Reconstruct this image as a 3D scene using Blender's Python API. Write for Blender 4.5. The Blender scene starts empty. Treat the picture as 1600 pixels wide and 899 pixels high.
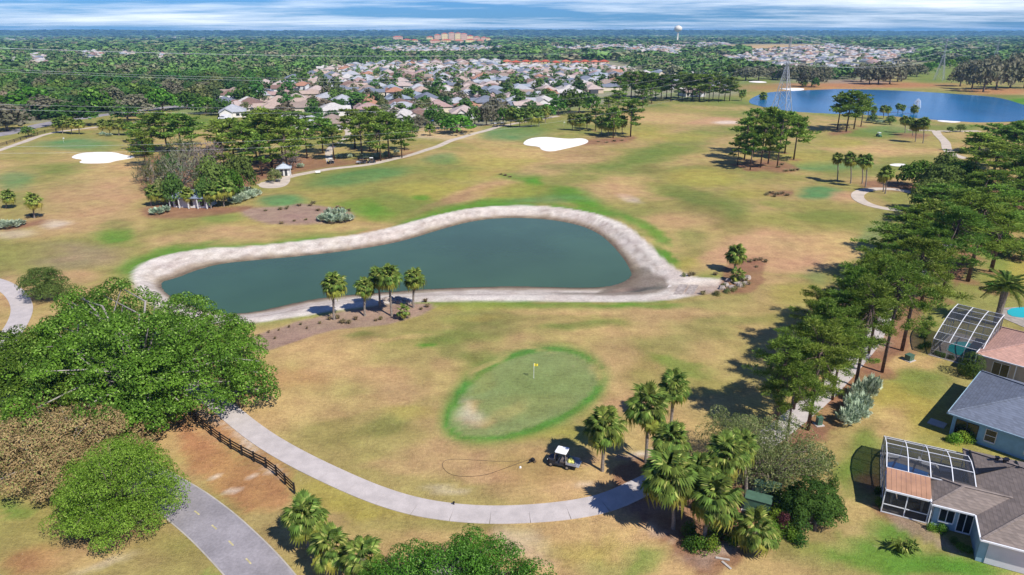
import bpy, math, random
import numpy as np
from mathutils import Vector, Matrix, geometry
random.seed(7)
C = bpy.context.scene.collection
SC = bpy.context.scene
# ------------------------------------------------------------------ camera, sky, sun, exposure
H = 42.0; F = 1067.0; P = math.radians(20.48)
cam = bpy.data.cameras.new("camera"); camo = bpy.data.objects.new("camera", cam); C.objects.link(camo)
cam.sensor_width = 36; cam.lens = 36 * F / 1600; cam.clip_start = 0.5; cam.clip_end = 60000
camo.location = (0, 0, H); camo.rotation_euler = (math.pi / 2 - P, 0, 0); SC.camera = camo
SUN_EL = 48.0; SX, SY = 0.69, -0.72
W = bpy.data.worlds.new("World"); SC.world = W; W.use_nodes = True
nt = W.node_tree; nt.nodes.clear()
def N(t, typ, **kw):
    n = t.nodes.new(typ)
    for k, v in kw.items():
        if k in n.inputs: n.inputs[k].default_value = v
        else: setattr(n, k, v)
    return n
def L(t, a, b): t.links.new(a, b)
wo = N(nt, 'ShaderNodeOutputWorld'); bg = N(nt, 'ShaderNodeBackground'); bg.inputs[1].default_value = 0.050
sky = N(nt, 'ShaderNodeTexSky'); sky.sky_type = 'NISHITA'; sky.sun_disc = False
sky.sun_elevation = math.radians(SUN_EL); sky.sun_rotation = math.atan2(SX, SY); sky.ozone_density = 3.0; sky.dust_density = 0.3; sky.air_density = 1.0
tc = N(nt, 'ShaderNodeTexCoord'); sp = N(nt, 'ShaderNodeSeparateXYZ'); L(nt, tc.outputs['Generated'], sp.inputs[0])
def M(t, op, a, b=None, c=None, clamp=False):
    n = t.nodes.new('ShaderNodeMath'); n.operation = op; n.use_clamp = clamp
    for i, v in enumerate((a, b, c)):
        if v is None: continue
        if isinstance(v, (int, float)): n.inputs[i].default_value = v
        else: t.links.new(v, n.inputs[i])
    return n.outputs[0]
def MIX(t, f, a, b, blend='MIX'):
    n = t.nodes.new('ShaderNodeMix'); n.data_type = 'RGBA'; n.blend_type = blend
    for i, v in ((0, f), (6, a), (7, b)):
        if isinstance(v, (int, float)): n.inputs[i].default_value = v
        elif isinstance(v, (tuple, list)): n.inputs[i].default_value = tuple(v)[:3] + (1,)
        else: t.links.new(v, n.inputs[i])
    return n.outputs[2]
def NOISE(t, vec, scale, detail=4, rough=0.55, dim='3D'):
    n = t.nodes.new('ShaderNodeTexNoise'); n.noise_dimensions = dim
    n.inputs['Scale'].default_value = scale; n.inputs['Detail'].default_value = detail; n.inputs['Roughness'].default_value = rough
    if vec is not None: t.links.new(vec, n.inputs['Vector'])
    return n.outputs['Fac']
def RAMP(t, fac, stops):
    n = t.nodes.new('ShaderNodeValToRGB'); e = n.color_ramp.elements
    while len(e) < len(stops): e.new(0.5)
    for i, (p, c) in enumerate(stops):
        e[i].position = p; e[i].color = (c, c, c, 1) if isinstance(c, (int, float)) else tuple(c)[:3] + (1,)
    if fac is not None: t.links.new(fac, n.inputs[0])
    return n.outputs[0]
# high streaky cloud: a layer overhead, seen by its direction, the same rule all round the sky
zz = M(nt, 'ADD', M(nt, 'MAXIMUM', sp.outputs[2], 0.0), 0.035)
cu = M(nt, 'DIVIDE', sp.outputs[0], zz); cv = M(nt, 'DIVIDE', sp.outputs[1], zz)
cb = N(nt, 'ShaderNodeCombineXYZ'); L(nt, cu, cb.inputs[0]); L(nt, cv, cb.inputs[1])
mp = N(nt, 'ShaderNodeMapping'); L(nt, cb.outputs[0], mp.inputs[0]); mp.inputs['Rotation'].default_value = (0, 0, 0.42); mp.inputs['Scale'].default_value = (0.10, 0.15, 1); mp.inputs['Location'].default_value = (3.1, 0.6, 0)
c1 = NOISE(nt, mp.outputs[0], 1.2, 9, 0.66)
c2 = NOISE(nt, mp.outputs[0], 0.35, 3, 0.5)
cm = RAMP(nt, M(nt, 'ADD', M(nt, 'MULTIPLY', c1, 0.62), M(nt, 'MULTIPLY', c2, 0.38)), [(0.455, 0.0), (0.60, 1.0)])
skyc = MIX(nt, 1.0, sky.outputs[0], (0.38, 0.88, 1.90), 'MULTIPLY')
thin = M(nt, 'DIVIDE', 0.16, M(nt, 'ADD', M(nt, 'MAXIMUM', sp.outputs[2], 0.0), 0.12), clamp=True)  # thin cirrus: its path, and so its whiteness, falls off overhead
skyf = MIX(nt, M(nt, 'MULTIPLY', M(nt, 'MULTIPLY', cm, thin), 0.85), skyc, (20.0, 21.0, 22.4))
L(nt, skyf, bg.inputs[0]); L(nt, bg.outputs[0], wo.inputs[0])
sl = bpy.data.lights.new("sun", 'SUN'); sl.energy = 5.0; sl.angle = math.radians(0.5); sl.color = (1, 0.955, 0.88)
slo = bpy.data.objects.new("sun", sl); C.objects.link(slo)
ce, se = math.cos(math.radians(SUN_EL)), math.sin(math.radians(SUN_EL))
nn = math.hypot(SX, SY)
slo.rotation_euler = Vector((SX / nn * ce, SY / nn * ce, se)).to_track_quat('Z', 'Y').to_euler(); slo.location = (60, -60, 120)
SC.view_settings.view_transform = 'Standard'; SC.view_settings.look = 'None'; SC.view_settings.exposure = 0.36; SC.view_settings.gamma = 1.0
SC.cycles.max_bounces = 6; SC.cycles.diffuse_bounces = 2; SC.cycles.glossy_bounces = 3; SC.cycles.transmission_bounces = 3; SC.cycles.transparent_max_bounces = 12; SC.cycles.volume_bounces = 0
SC.cycles.use_denoising = True
SC.cycles.caustics_reflective = False; SC.cycles.caustics_refractive = False
# ------------------------------------------------------------------ geometry of the survey: a pixel of the photograph to the ground
cP, sP = math.cos(P), math.sin(P)
def G(px, py, z=0.0):
    a = (px - 800) / F; b = -(py - 449.5) / F
    dy = cP + b * sP; dz = -sP + b * cP
    t = (z - H) / dz
    return a * t, dy * t
def PJ(x, y, z=0.0):
    f = y * cP - (z - H) * sP; u = y * sP + (z - H) * cP
    return 800 + F * x / f, 449.5 - F * u / f
def top_z(X, Y, pytop):
    r = (449.5 - pytop) / F
    return H + (r * Y * cP - Y * sP) / (cP + r * sP)
def chaikin(pts, n=2, closed=True):
    p = np.array(pts, float)
    for _ in range(n):
        q = np.roll(p, -1, 0) if closed else p[1:]
        a = p if closed else p[:-1]
        r = np.empty((len(a) * 2, p.shape[1])); r[0::2] = a * .75 + q * .25; r[1::2] = a * .25 + q * .75
        p = r if closed else np.vstack([p[:1], r, p[-1:]])
    return p
def pdist(poly, X, Y):
    """signed distance to a polygon, negative inside"""
    P_ = np.asarray(poly, float); Q = np.roll(P_, -1, 0)
    d = np.full(X.shape, 1e18); ins = np.zeros(X.shape, bool)
    for (ax, ay), (bx, by) in zip(P_, Q):
        ex, ey = bx - ax, by - ay; l = ex * ex + ey * ey + 1e-12
        t = np.clip(((X - ax) * ex + (Y - ay) * ey) / l, 0, 1)
        dd = (X - ax - t * ex) ** 2 + (Y - ay - t * ey) ** 2
        np.minimum(d, dd, out=d)
        c = ((ay > Y) != (by > Y))
        if ey != 0: ins ^= c & (X < ex * (Y - ay) / ey + ax)
    d = np.sqrt(d)
    return np.where(ins, -d, d)
def inpoly(poly, x, y):
    ins = False; n = len(poly)
    for i in range(n):
        ax, ay = poly[i]; bx, by = poly[(i + 1) % n]
        if (ay > y) != (by > y) and x < (bx - ax) * (y - ay) / (by - ay) + ax: ins = not ins
    return ins
def vnoise(x, y, s, seed=0):
    x = x / s + seed * 17.3; y = y / s + seed * 9.1
    xi = np.floor(x); yi = np.floor(y); fx = x - xi; fy = y - yi
    fx = fx * fx * (3 - 2 * fx); fy = fy * fy * (3 - 2 * fy)
    def h(a, b):
        v = np.sin(a * 127.1 + b * 311.7 + seed * 74.7) * 43758.5453
        return v - np.floor(v)
    return (h(xi, yi) * (1 - fx) + h(xi + 1, yi) * fx) * (1 - fy) + (h(xi, yi + 1) * (1 - fx) + h(xi + 1, yi + 1) * fx) * fy
def fbm(x, y, s, seed=0, o=3):
    r = 0; a = .5; t = 0
    for i in range(o):
        r = r + a * vnoise(x, y, s / 2 ** i, seed + i); t += a; a *= .55
    return r / t
def ss(a, b, x):
    t = np.clip((x - a) / (b - a), 0, 1); return t * t * (3 - 2 * t)
def lin(c): return tuple(((v / 255) / 12.92 if v / 255 <= .04045 else ((v / 255 + .055) / 1.055) ** 2.4) for v in c)
def alb(c, k=0.80): return tuple(k * v for v in lin(c))
# ------------------------------------------------------------------ water outlines
PW = -1.35; LW = -0.7
pond_px = [(250,440),(272,436),(310,421),(345,412),(400,406.5),(470,400.5),(540,392.5),(600,383),(640,374),(690,358),(740,345),(790,340),(850,342),(900,350),(935,364),(958,384),(975,405),(985,420),(988,432),(975,441),(950,449),(900,450),(850,448.5),(790,448),(740,449),(700,450.5),(665,452),(620,456),(555,460),(500,466),(450,476),(400,488),(350,492),(300,480),(255,458)]
bank_px = [(205,428),(230,408),(270,396),(330,388),(400,385),(470,378),(560,367),(620,354),(680,337),(730,326),(800,321),(860,323),(920,331),(960,344),(990,361),(1015,385),(1040,410),(1064,428),(1090,436),(1125,436),(1130,452),(1080,462),(1040,469),(950,472),(850,470),(750,469.5),(680,470),(620,473),(550,480),(500,488),(450,496),(395,505),(330,503),(270,490),(225,465)]
lake_px = [(1166,160),(1180,150),(1200,144.5),(1225,142.5),(1290,140),(1312,139),(1375,140.5),(1450,144),(1500,147.5),(1562,152),(1605,166),(1650,178),(1650,186),(1600,189),(1550,191.5),(1505,191.5),(1465,188),(1400,182.5),(1350,180),(1295,178),(1245,175.5),(1215,171),(1190,167)]
pond = chaikin([G(a, b, PW) for a, b in pond_px], 2)
bank = chaikin([G(a, b, 0) for a, b in bank_px], 2)
lake = chaikin([G(a, b, LW) for a, b in lake_px], 2)
MOUNDS = []
for px, py, r, h in [(830,615,17,.5),(590,505,6,-.5),(620,525,5,.35),(560,530,5,.3),(700,245,12,.8),(600,275,14,.7),(440,312,8,.8),(1280,300,9,.5),(480,340,10,.5),(1120,330,16,.8),(1010,300,14,-.6),(930,300,14,.5),(120,225,22,.7),(860,205,24,1.0),(1120,195,24,.9),(560,650,9,.35),(450,600,7,.3),(1250,235,20,.8),(900,500,9,.3),(780,495,9,-.3),(1060,520,9,.3)]:
    x, y = G(px, py); MOUNDS.append((x, y, r, h))
def TH(x, y):
    x = np.asarray(x, float); y = np.asarray(y, float)
    z = (.16 * np.sin(x * .21 + y * .05) * np.sin(y * .17 - x * .04 + 1.3) + .10 * np.sin(x * .09 - 1.1) * np.sin(y * .11 + .4))
    z = z * (1 - ss(300, 500, y)) * (1 - ss(24, 30, x - (y - 60) * .3) * (1 - ss(100, 120, y)))
    for mx, my, r, h in MOUNDS: z = z + h * np.exp(-((x - mx) ** 2 + (y - my) ** 2) / (r * r))
    m = (x > pond[:, 0].min() - 20) & (x < pond[:, 0].max() + 22) & (y > pond[:, 1].min() - 20) & (y < pond[:, 1].max() + 20)
    if np.any(m):
        xs, ys = x[m], y[m]
        dw = pdist(pond, xs, ys); do = pdist(bank, xs, ys)
        t = np.clip(dw / (np.clip(dw, 0, None) + np.clip(-do, 0, None) + 1e-6), 0, 1)
        zb = np.where(dw <= 0, PW - .02 - np.minimum(1.2, -dw * .35), PW * (1 - ss(-.15, 1, t)))
        k = 1 - ss(0, 4, do)
        if x.ndim == 0: z = z * (1 - k) + zb * k if do > 0 else zb
        else: z = z.copy(); z[m] = np.where(do > 0, z[m] * (1 - k), zb)
        if x.ndim == 0: z = float(np.ravel(z)[0])
    m = (y > lake[:, 1].min() - 15) & (y < lake[:, 1].max() + 15) & (x > lake[:, 0].min() - 15)
    if np.any(m):
        xs, ys = x[m], y[m]
        d = pdist(lake, xs, ys)
        zb = np.where(d <= 0, LW - .1 - np.minimum(1.5, -d * .3), LW * (1 - ss(0, 7, d)))
        k = 1 - ss(2, 9, d)
        if x.ndim == 0: z = float(np.ravel(z * (1 - k) + zb * k)[0])
        else: z = z.copy(); z[m] = z[m] * (1 - k) + zb * k
    return z
def th(x, y): return float(TH(np.array([x]), np.array([y]))[0])
def GT(px, py):
    """pixel of something standing on the terrain -> x, y, z"""
    z = 0.0
    for _ in range(3):
        x, y = G(px, py, z); z = th(x, y)
    return x, y, z
# ------------------------------------------------------------------ object helpers
def mesh_np(name, v, f, mats=(), smooth=False, mi=None, flat=True):
    """v (n,3); f (m,k) one face size"""
    me = bpy.data.meshes.new(name); v = np.asarray(v, np.float32); f = np.asarray(f, np.int32)
    me.vertices.add(len(v)); me.vertices.foreach_set('co', v.ravel())
    k = f.shape[1]; me.loops.add(f.size); me.loops.foreach_set('vertex_index', f.ravel())
    me.polygons.add(len(f)); me.polygons.foreach_set('loop_start', np.arange(0, f.size, k, dtype=np.int32))
    try: me.polygons.foreach_set('loop_total', np.full(len(f), k, np.int32))
    except Exception: pass
    if mi is not None: me.polygons.foreach_set('material_index', np.asarray(mi, np.int32))
    me.update(calc_edges=True)
    me.polygons.foreach_set('use_smooth', np.full(len(f), bool(smooth)))
    for m in mats: me.materials.append(m)
    return me
class MB:
    def __init__(s): s.v = []; s.f = []; s.m = []; s.cur = 0
    def face(s, pts, m=None):
        i = len(s.v); s.v += [tuple(p) for p in pts]; s.f.append(tuple(range(i, i + len(pts)))); s.m.append(s.cur if m is None else m)
    def box(s, c, d, rz=0, taper=1.0, m=None, R=None):
        i = len(s.v); hx, hy, hz = d[0] / 2, d[1] / 2, d[2] / 2; ca, sa = math.cos(rz), math.sin(rz)
        for z, k in ((-hz, 1), (hz, taper)):
            for x, y in ((-hx, -hy), (hx, -hy), (hx, hy), (-hx, hy)):
                p = Vector((x * k, y * k, z))
                if R is not None: p = R @ p
                s.v.append((c[0] + p.x * ca - p.y * sa, c[1] + p.x * sa + p.y * ca, c[2] + p.z))
        for q in ((0, 3, 2, 1), (4, 5, 6, 7), (0, 1, 5, 4), (1, 2, 6, 5), (2, 3, 7, 6), (3, 0, 4, 7)):
            s.f.append(tuple(i + a for a in q)); s.m.append(s.cur if m is None else m)
    def bar(s, a, b, w, h=None, m=None):
        a = Vector(a); b = Vector(b); d = b - a; l = d.length
        if l < 1e-6: return
        R = d.to_track_quat('X', 'Z').to_matrix(); c = (a + b) / 2
        s.box(c, (l, w, h or w), 0, 1.0, m, R)
    def tube(s, pts, r, n=6, m=None, cap=True):
        pts = [Vector(p) for p in pts]; rs = r if isinstance(r, (list, tuple)) else [r] * len(pts); rings = []
        for k, p in enumerate(pts):
            d = (pts[min(k + 1, len(pts) - 1)] - pts[max(k - 1, 0)]).normalized()
            q = d.to_track_quat('Z', 'Y').to_matrix(); i = len(s.v); rings.append(i)
            for j in range(n):
                a = 2 * math.pi * j / n; o = q @ Vector((math.cos(a) * rs[k], math.sin(a) * rs[k], 0)); s.v.append(tuple(p + o))
        for k in range(len(pts) - 1):
            for j in range(n):
                a, b = rings[k], rings[k + 1]; s.f.append((a + j, a + (j + 1) % n, b + (j + 1) % n, b + j)); s.m.append(s.cur if m is None else m)
        if cap:
            s.f.append(tuple(rings[-1] + j for j in range(n))); s.m.append(s.cur if m is None else m)
            s.f.append(tuple(rings[0] + j for j in reversed(range(n)))); s.m.append(s.cur if m is None else m)
    def prism(s, poly, z0, z1, m=None):
        i = len(s.v); n = len(poly); s.v += [(p[0], p[1], z0) for p in poly] + [(p[0], p[1], z1) for p in poly]
        mm = s.cur if m is None else m
        s.f.append(tuple(i + j for j in reversed(range(n)))); s.f.append(tuple(i + n + j for j in range(n))); s.m += [mm, mm]
        for j in range(n): s.f.append((i + j, i + (j + 1) % n, i + n + (j + 1) % n, i + n + j)); s.m.append(mm)
    def ball(s, c, r, n=8, k=6, m=None):
        rx, ry, rz = r if isinstance(r, (tuple, list)) else (r, r, r); i = len(s.v); mm = s.cur if m is None else m
        s.v.append((c[0], c[1], c[2] - rz))
        for a in range(1, k):
            t = math.pi * a / k - math.pi / 2
            for j in range(n):
                u = 2 * math.pi * j / n; s.v.append((c[0] + rx * math.cos(t) * math.cos(u), c[1] + ry * math.cos(t) * math.sin(u), c[2] + rz * math.sin(t)))
        s.v.append((c[0], c[1], c[2] + rz)); T_ = len(s.v) - 1
        for j in range(n):
            s.f.append((i, i + 1 + (j + 1) % n, i + 1 + j)); s.f.append((T_, T_ - n + j, T_ - n + (j + 1) % n)); s.m += [mm, mm]
        for a in range(k - 2):
            for j in range(n):
                b = i + 1 + a * n; s.f.append((b + j, b + (j + 1) % n, b + n + (j + 1) % n, b + n + j)); s.m.append(mm)
    def mesh(s, name, mats, smooth=False):
        me = bpy.data.meshes.new(name); me.from_pydata(s.v, [], s.f)
        for m in (mats if isinstance(mats, (list, tuple)) else [mats]): me.materials.append(m)
        me.polygons.foreach_set('material_index', s.m)
        if smooth: me.polygons.foreach_set('use_smooth', np.ones(len(s.f), bool))
        me.update(); return me
    def build(s, name, mats, parent=None, smooth=False, **k): return put(name, s.mesh(name, mats, smooth), parent, **k)
def put(name, me, parent=None, loc=(0, 0, 0), rz=0, scale=None, kind=None):
    o = bpy.data.objects.new(name, me); C.objects.link(o); o.location = loc
    if rz: o.rotation_euler = (0, 0, rz)
    if scale is not None: o.scale = scale if isinstance(scale, (tuple, list)) else (scale,) * 3
    if parent is not None: o.parent = parent
    if kind: o['kind'] = kind
    return o
def tag(o, label=None, cat=None, group=None, kind=None):
    if label: o['label'] = label
    if cat: o['category'] = cat
    if group: o['group'] = group
    if kind: o['kind'] = kind
    return o
def thing(name, label, cat, loc=(0, 0, 0), rz=0, group=None, scale=None):
    o = put(name, None, None, loc, rz, scale); return tag(o, label, cat, group)
def copy_tree(o, parent=None):
    c = o.copy(); C.objects.link(c); c.parent = parent
    for ch in KIDS.get(o.name, ()): copy_tree(ch, c)
    return c
KIDS = {}
def index_kids(o):
    for x in C.objects:
        if x.parent is not None: pass
_ORD = "first second third fourth fifth sixth seventh eighth ninth tenth eleventh twelfth thirteenth fourteenth fifteenth sixteenth seventeenth eighteenth nineteenth twentieth".split()
def ordn(i):
    if i < 20: return _ORD[i]
    n = i + 1; return f"{n}{'th' if 10 < n % 100 < 14 else {1:'st',2:'nd',3:'rd'}.get(n % 10, 'th')}"
def card(i): return 'one two three four five six seven eight nine ten eleven twelve thirteen fourteen fifteen sixteen seventeen eighteen nineteen twenty'.split()[i] if i < 20 else str(i + 1)
CL = {}
def enlist(o, cluster, look):
    """things of one cluster are told apart by their look and their order from the left"""
    CL.setdefault(cluster, []).append((o, look))
def name_clusters():
    for cl, L_ in CL.items():
        where, cat, grp = cl
        L_.sort(key=lambda t: PJ(t[0].location.x, t[0].location.y, 0)[0])
        for i, (o, look) in enumerate(L_):
            lab = f"{look}, {ordn(i)} from the left {where}" if len(L_) > 1 else f"{look} {where}"
            tag(o, lab, cat, grp)
# ------------------------------------------------------------------ materials
MATS = {}
def mat(name, col, rough=0.8, bump=0.0, var=0.12, scale=3.0, metal=0.0, spec=0.3, col2=None, coord='Object', fine=0.0):
    if name in MATS: return MATS[name]
    m = bpy.data.materials.new(name); m.use_nodes = True; t = m.node_tree; t.nodes.clear()
    o = N(t, 'ShaderNodeOutputMaterial'); b = N(t, 'ShaderNodeBsdfPrincipled'); L(t, b.outputs[0], o.inputs[0])
    b.inputs['Roughness'].default_value = rough; b.inputs['Metallic'].default_value = metal; b.inputs['Specular IOR Level'].default_value = spec
    c = N(t, 'ShaderNodeTexCoord').outputs[coord]
    n1 = NOISE(t, c, scale, 5)
    c2 = col2 or tuple(v * (1 - 2 * var) for v in col)
    k = RAMP(t, n1, [(.35, 0.0), (.65, 1.0)])
    cc = MIX(t, k, c2, tuple(v * (1 + var) for v in col))
    if fine: cc = MIX(t, fine, cc, MIX(t, NOISE(t, c, scale * 12, 2), (0, 0, 0), (1, 1, 1)), 'OVERLAY')
    L(t, cc, b.inputs['Base Color'])
    if bump:
        bp = N(t, 'ShaderNodeBump'); bp.inputs['Strength'].default_value = bump; L(t, NOISE(t, c, scale * 6, 3), bp.inputs['Height']); L(t, bp.outputs[0], b.inputs['Normal'])
    MATS[name] = m; return m
def foliage(name, c1, c2, c3=None, trans=0.26, rough=0.6, nscale=0.35, isl=0.5):
    """c1 dark .. c2 light clumps, varied leaf by leaf and tree by tree"""
    m = bpy.data.materials.new(name); m.use_nodes = True; t = m.node_tree; t.nodes.clear()
    o = N(t, 'ShaderNodeOutputMaterial'); b = N(t, 'ShaderNodeBsdfPrincipled'); tr = N(t, 'ShaderNodeBsdfTranslucent'); mx = N(t, 'ShaderNodeMixShader')
    b.inputs['Roughness'].default_value = .75; b.inputs['Specular IOR Level'].default_value = 0.07
    co = N(t, 'ShaderNodeTexCoord').outputs['Object']; gi = N(t, 'ShaderNodeNewGeometry'); oi = N(t, 'ShaderNodeObjectInfo')
    n1 = RAMP(t, NOISE(t, co, nscale, 3), [(.36, 0), (.64, 1)])
    cc = MIX(t, n1, c1, c2)
    if c3 is not None: cc = MIX(t, RAMP(t, gi.outputs['Random Per Island'], [(.80, 0), (.90, 1)]), cc, c3)
    k = M(t, 'ADD', M(t, 'MULTIPLY', gi.outputs['Random Per Island'], isl), 1 - isl * .5)
    k = M(t, 'MULTIPLY', k, M(t, 'ADD', M(t, 'MULTIPLY', oi.outputs['Random'], .4), .8))
    hs = N(t, 'ShaderNodeHueSaturation'); L(t, cc, hs.inputs['Color']); L(t, k, hs.inputs['Value'])
    L(t, M(t, 'ADD', M(t, 'MULTIPLY', M(t, 'FRACT', M(t, 'MULTIPLY', oi.outputs['Random'], 7.13)), .045), .4775), hs.inputs['Hue'])
    L(t, hs.outputs[0], b.inputs['Base Color']); L(t, hs.outputs[0], tr.inputs[0])
    mx.inputs[0].default_value = trans; L(t, b.outputs[0], mx.inputs[1]); L(t, tr.outputs[0], mx.inputs[2]); L(t, mx.outputs[0], o.inputs[0])
    MATS[name] = m; return m
# ------------------------------------------------------------------ ground with its grasses, sand and mulch
def axis(segs):
    out = [segs[0][0]]
    for a, b, s in segs:
        n = max(1, int(round((b - a) / s))); out += list(a + (b - a) * np.arange(1, n + 1) / n)
    return out
ys = axis([(6, 36, 3), (36, 130, .75), (130, 330, 1.4), (330, 720, 4)]); v = ys[-1]
while v < 16000: v *= 1.035; ys.append(v)
xr = axis([(0, 92, .75), (92, 240, 1.7), (240, 600, 8)]); v = xr[-1]
while v < 15000: v *= 1.07; xr.append(v)
xs = [-a for a in xr[:0:-1]] + xr
GX, GY = np.meshgrid(np.array(xs), np.array(ys)); nx_, ny_ = len(xs), len(ys)
gx, gy = GX.ravel(), GY.ravel(); gz = TH(gx, gy)
ppx, ppy = PJ(gx, gy, 0 * gx)
# wander the coordinates a little so that painted areas get ragged natural edges
sc_ = np.clip(1067 / np.maximum(gy, 40), 0, 30)
wx = (fbm(gx, gy, 9, 3) - .5) * 7 * sc_ * .55 + (fbm(gx, gy, 2.5, 8) - .5) * 1.6 * sc_
wy = ((fbm(gx, gy, 9, 5) - .5) * 7 * sc_ * .55 + (fbm(gx, gy, 2.5, 12) - .5) * 1.6 * sc_) * np.clip(42 / np.maximum(gy, 40), 0, 1)
qx, qy = ppx + wx, ppy + wy
cv = {'T': (205,170,116), 'P': (199,158,117), 'O': (150,144,76), 'G': (108,130,56), 'K': (92,142,44), 'E': (96,140,84), 'Y': (172,160,78), 'B': (158,124,90), 'W': (226,208,188), 'M': (150,108,84), 'R': (184,128,88), 'D': (120,112,62), 'F': (84,104,56), 'U': (150,148,120), 'L': (126,140,66), 'N': (166,138,120), 'V': (132,142,88), 'H': (82,138,52)}
def sat(c, k=1.0):
    c = np.array(c, float); l = c @ np.array([.3, .55, .15]); return np.clip(l + (c - l) * k, .003, 1)
cv = {k: sat(alb(c, .76)) for k, c in cv.items()}
kO = ss(400, 520, ppy)[:, None]; col = (cv['T'] * .32 + cv['O'] * .50 + cv['G'] * .18) * (1 - kO) + (cv['T'] * .85 + cv['O'] * .15) * kO
nb = fbm(gx, gy, 22, 21); nm = fbm(gx, gy, 7, 33)
def blend(w, c):
    global col
    w = np.clip(w, 0, 1)[:, None]; col = col * (1 - w) + (cv[c] if isinstance(c, str) else np.array(c)) * w
blend(ss(.40, .55, fbm(gx, gy, 30, 77)) * .35, 'G'); blend(ss(.45, .65, nb) * .5, 'T'); blend(ss(.52, .7, nm) * .35, 'O'); blend(ss(.55, .75, fbm(gx, gy, 14, 41)) * .35, 'P')
def ell(cx, cy, rx, ry, c, a=.7, rot=0, soft=.55, raw=False):
    X, Y = (ppx, ppy) if raw else (qx, qy)
    m = (np.abs(ppx - cx) < rx * 1.6 + 60) & (np.abs(ppy - cy) < max(rx * abs(math.sin(math.radians(rot))), ry) * 1.6 + 40)
    if not m.any(): return
    ca, sa = math.cos(math.radians(rot)), math.sin(math.radians(rot)); dx, dy = X[m] - cx, Y[m] - cy
    d = np.hypot((dx * ca + dy * sa) / rx, (-dx * sa + dy * ca) / ry)
    w = np.zeros(len(gx)); w[m] = a * (1 - ss(1 - soft, 1 + soft * .5, d)); w[m] *= .75 + .5 * nm[m] if not raw else 1
    blend(w, c)
def pol(pts, c, a=.85, soft=2.5, raw=False, sm=1):
    p = chaikin(pts, sm) if sm else np.array(pts, float)
    X, Y = (ppx, ppy) if raw else (ppx + wx * .5, ppy + wy * .5)
    m = (ppx > p[:, 0].min() - 30) & (ppx < p[:, 0].max() + 30) & (ppy > p[:, 1].min() - 20) & (ppy < p[:, 1].max() + 20)
    if not m.any(): return
    d = pdist(p, X[m], Y[m]); w = np.zeros(len(gx)); w[m] = a * (1 - ss(-soft, soft, d)); blend(w, c)
far_ = ss(0, 1, (gy - 330) / 120)
# the town and the woods beyond the course
pol([(-400,208),(60,196),(160,178),(240,172),(345,178),(480,192),(640,205),(760,200),(850,178),(990,155),(1150,152),(1180,135),(1300,132),(1420,118),(1520,108),(2000,100),(2000,52.5),(-400,52.5)], 'U', .95, 3)
pol([(-400,200),(60,190),(250,166),(345,158),(400,140),(470,118),(520,105),(600,84),(640,70),(560,52.5),(-400,52.5)], 'F', .95, 3)
pol([(-400,74),(600,70),(640,60),(1600,74),(2000,74),(2000,51.5),(-400,51.5)], 'F', .95, 1.5)
town = (gy > 380) & (ppy > 60)
blend(np.where(town, ss(.5, .6, fbm(gx, gy, 26, 55)) * .55, 0), 'L'); blend(np.where(town, ss(.56, .62, fbm(gx, gy, 40, 77)) * .35, 0), 'F')
for a in [(1230,75,120,5,'T',.9),(1290,72,190,4,'T',.5),(1160,128,70,14,'L',.8),(1245,137,110,8,'R',.6),(1380,133,140,5,'R',.85),(1460,119,60,12,'L',.95),(1500,108,60,8,'L',.9),(1200,150,60,10,'O',.8),(1590,160,60,9,'K',.9),(1560,143,60,6,'R',.8),(1340,128,60,4,'N',.8),(810,76,30,4,'O',.7),(160,138,14,6,'R',.9),(380,124,10,4,'T',.5),(300,180,70,14,'O',.7),(330,190,60,16,'G',.8),(300,172,40,8,'E',.4)]: ell(*a)
pol([(1300,690),(1385,600),(1430,560),(1440,500),(1500,420),(1620,380),(1640,899),(1200,905),(1255,840),(1320,770)], 'L', .5, 12)
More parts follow.
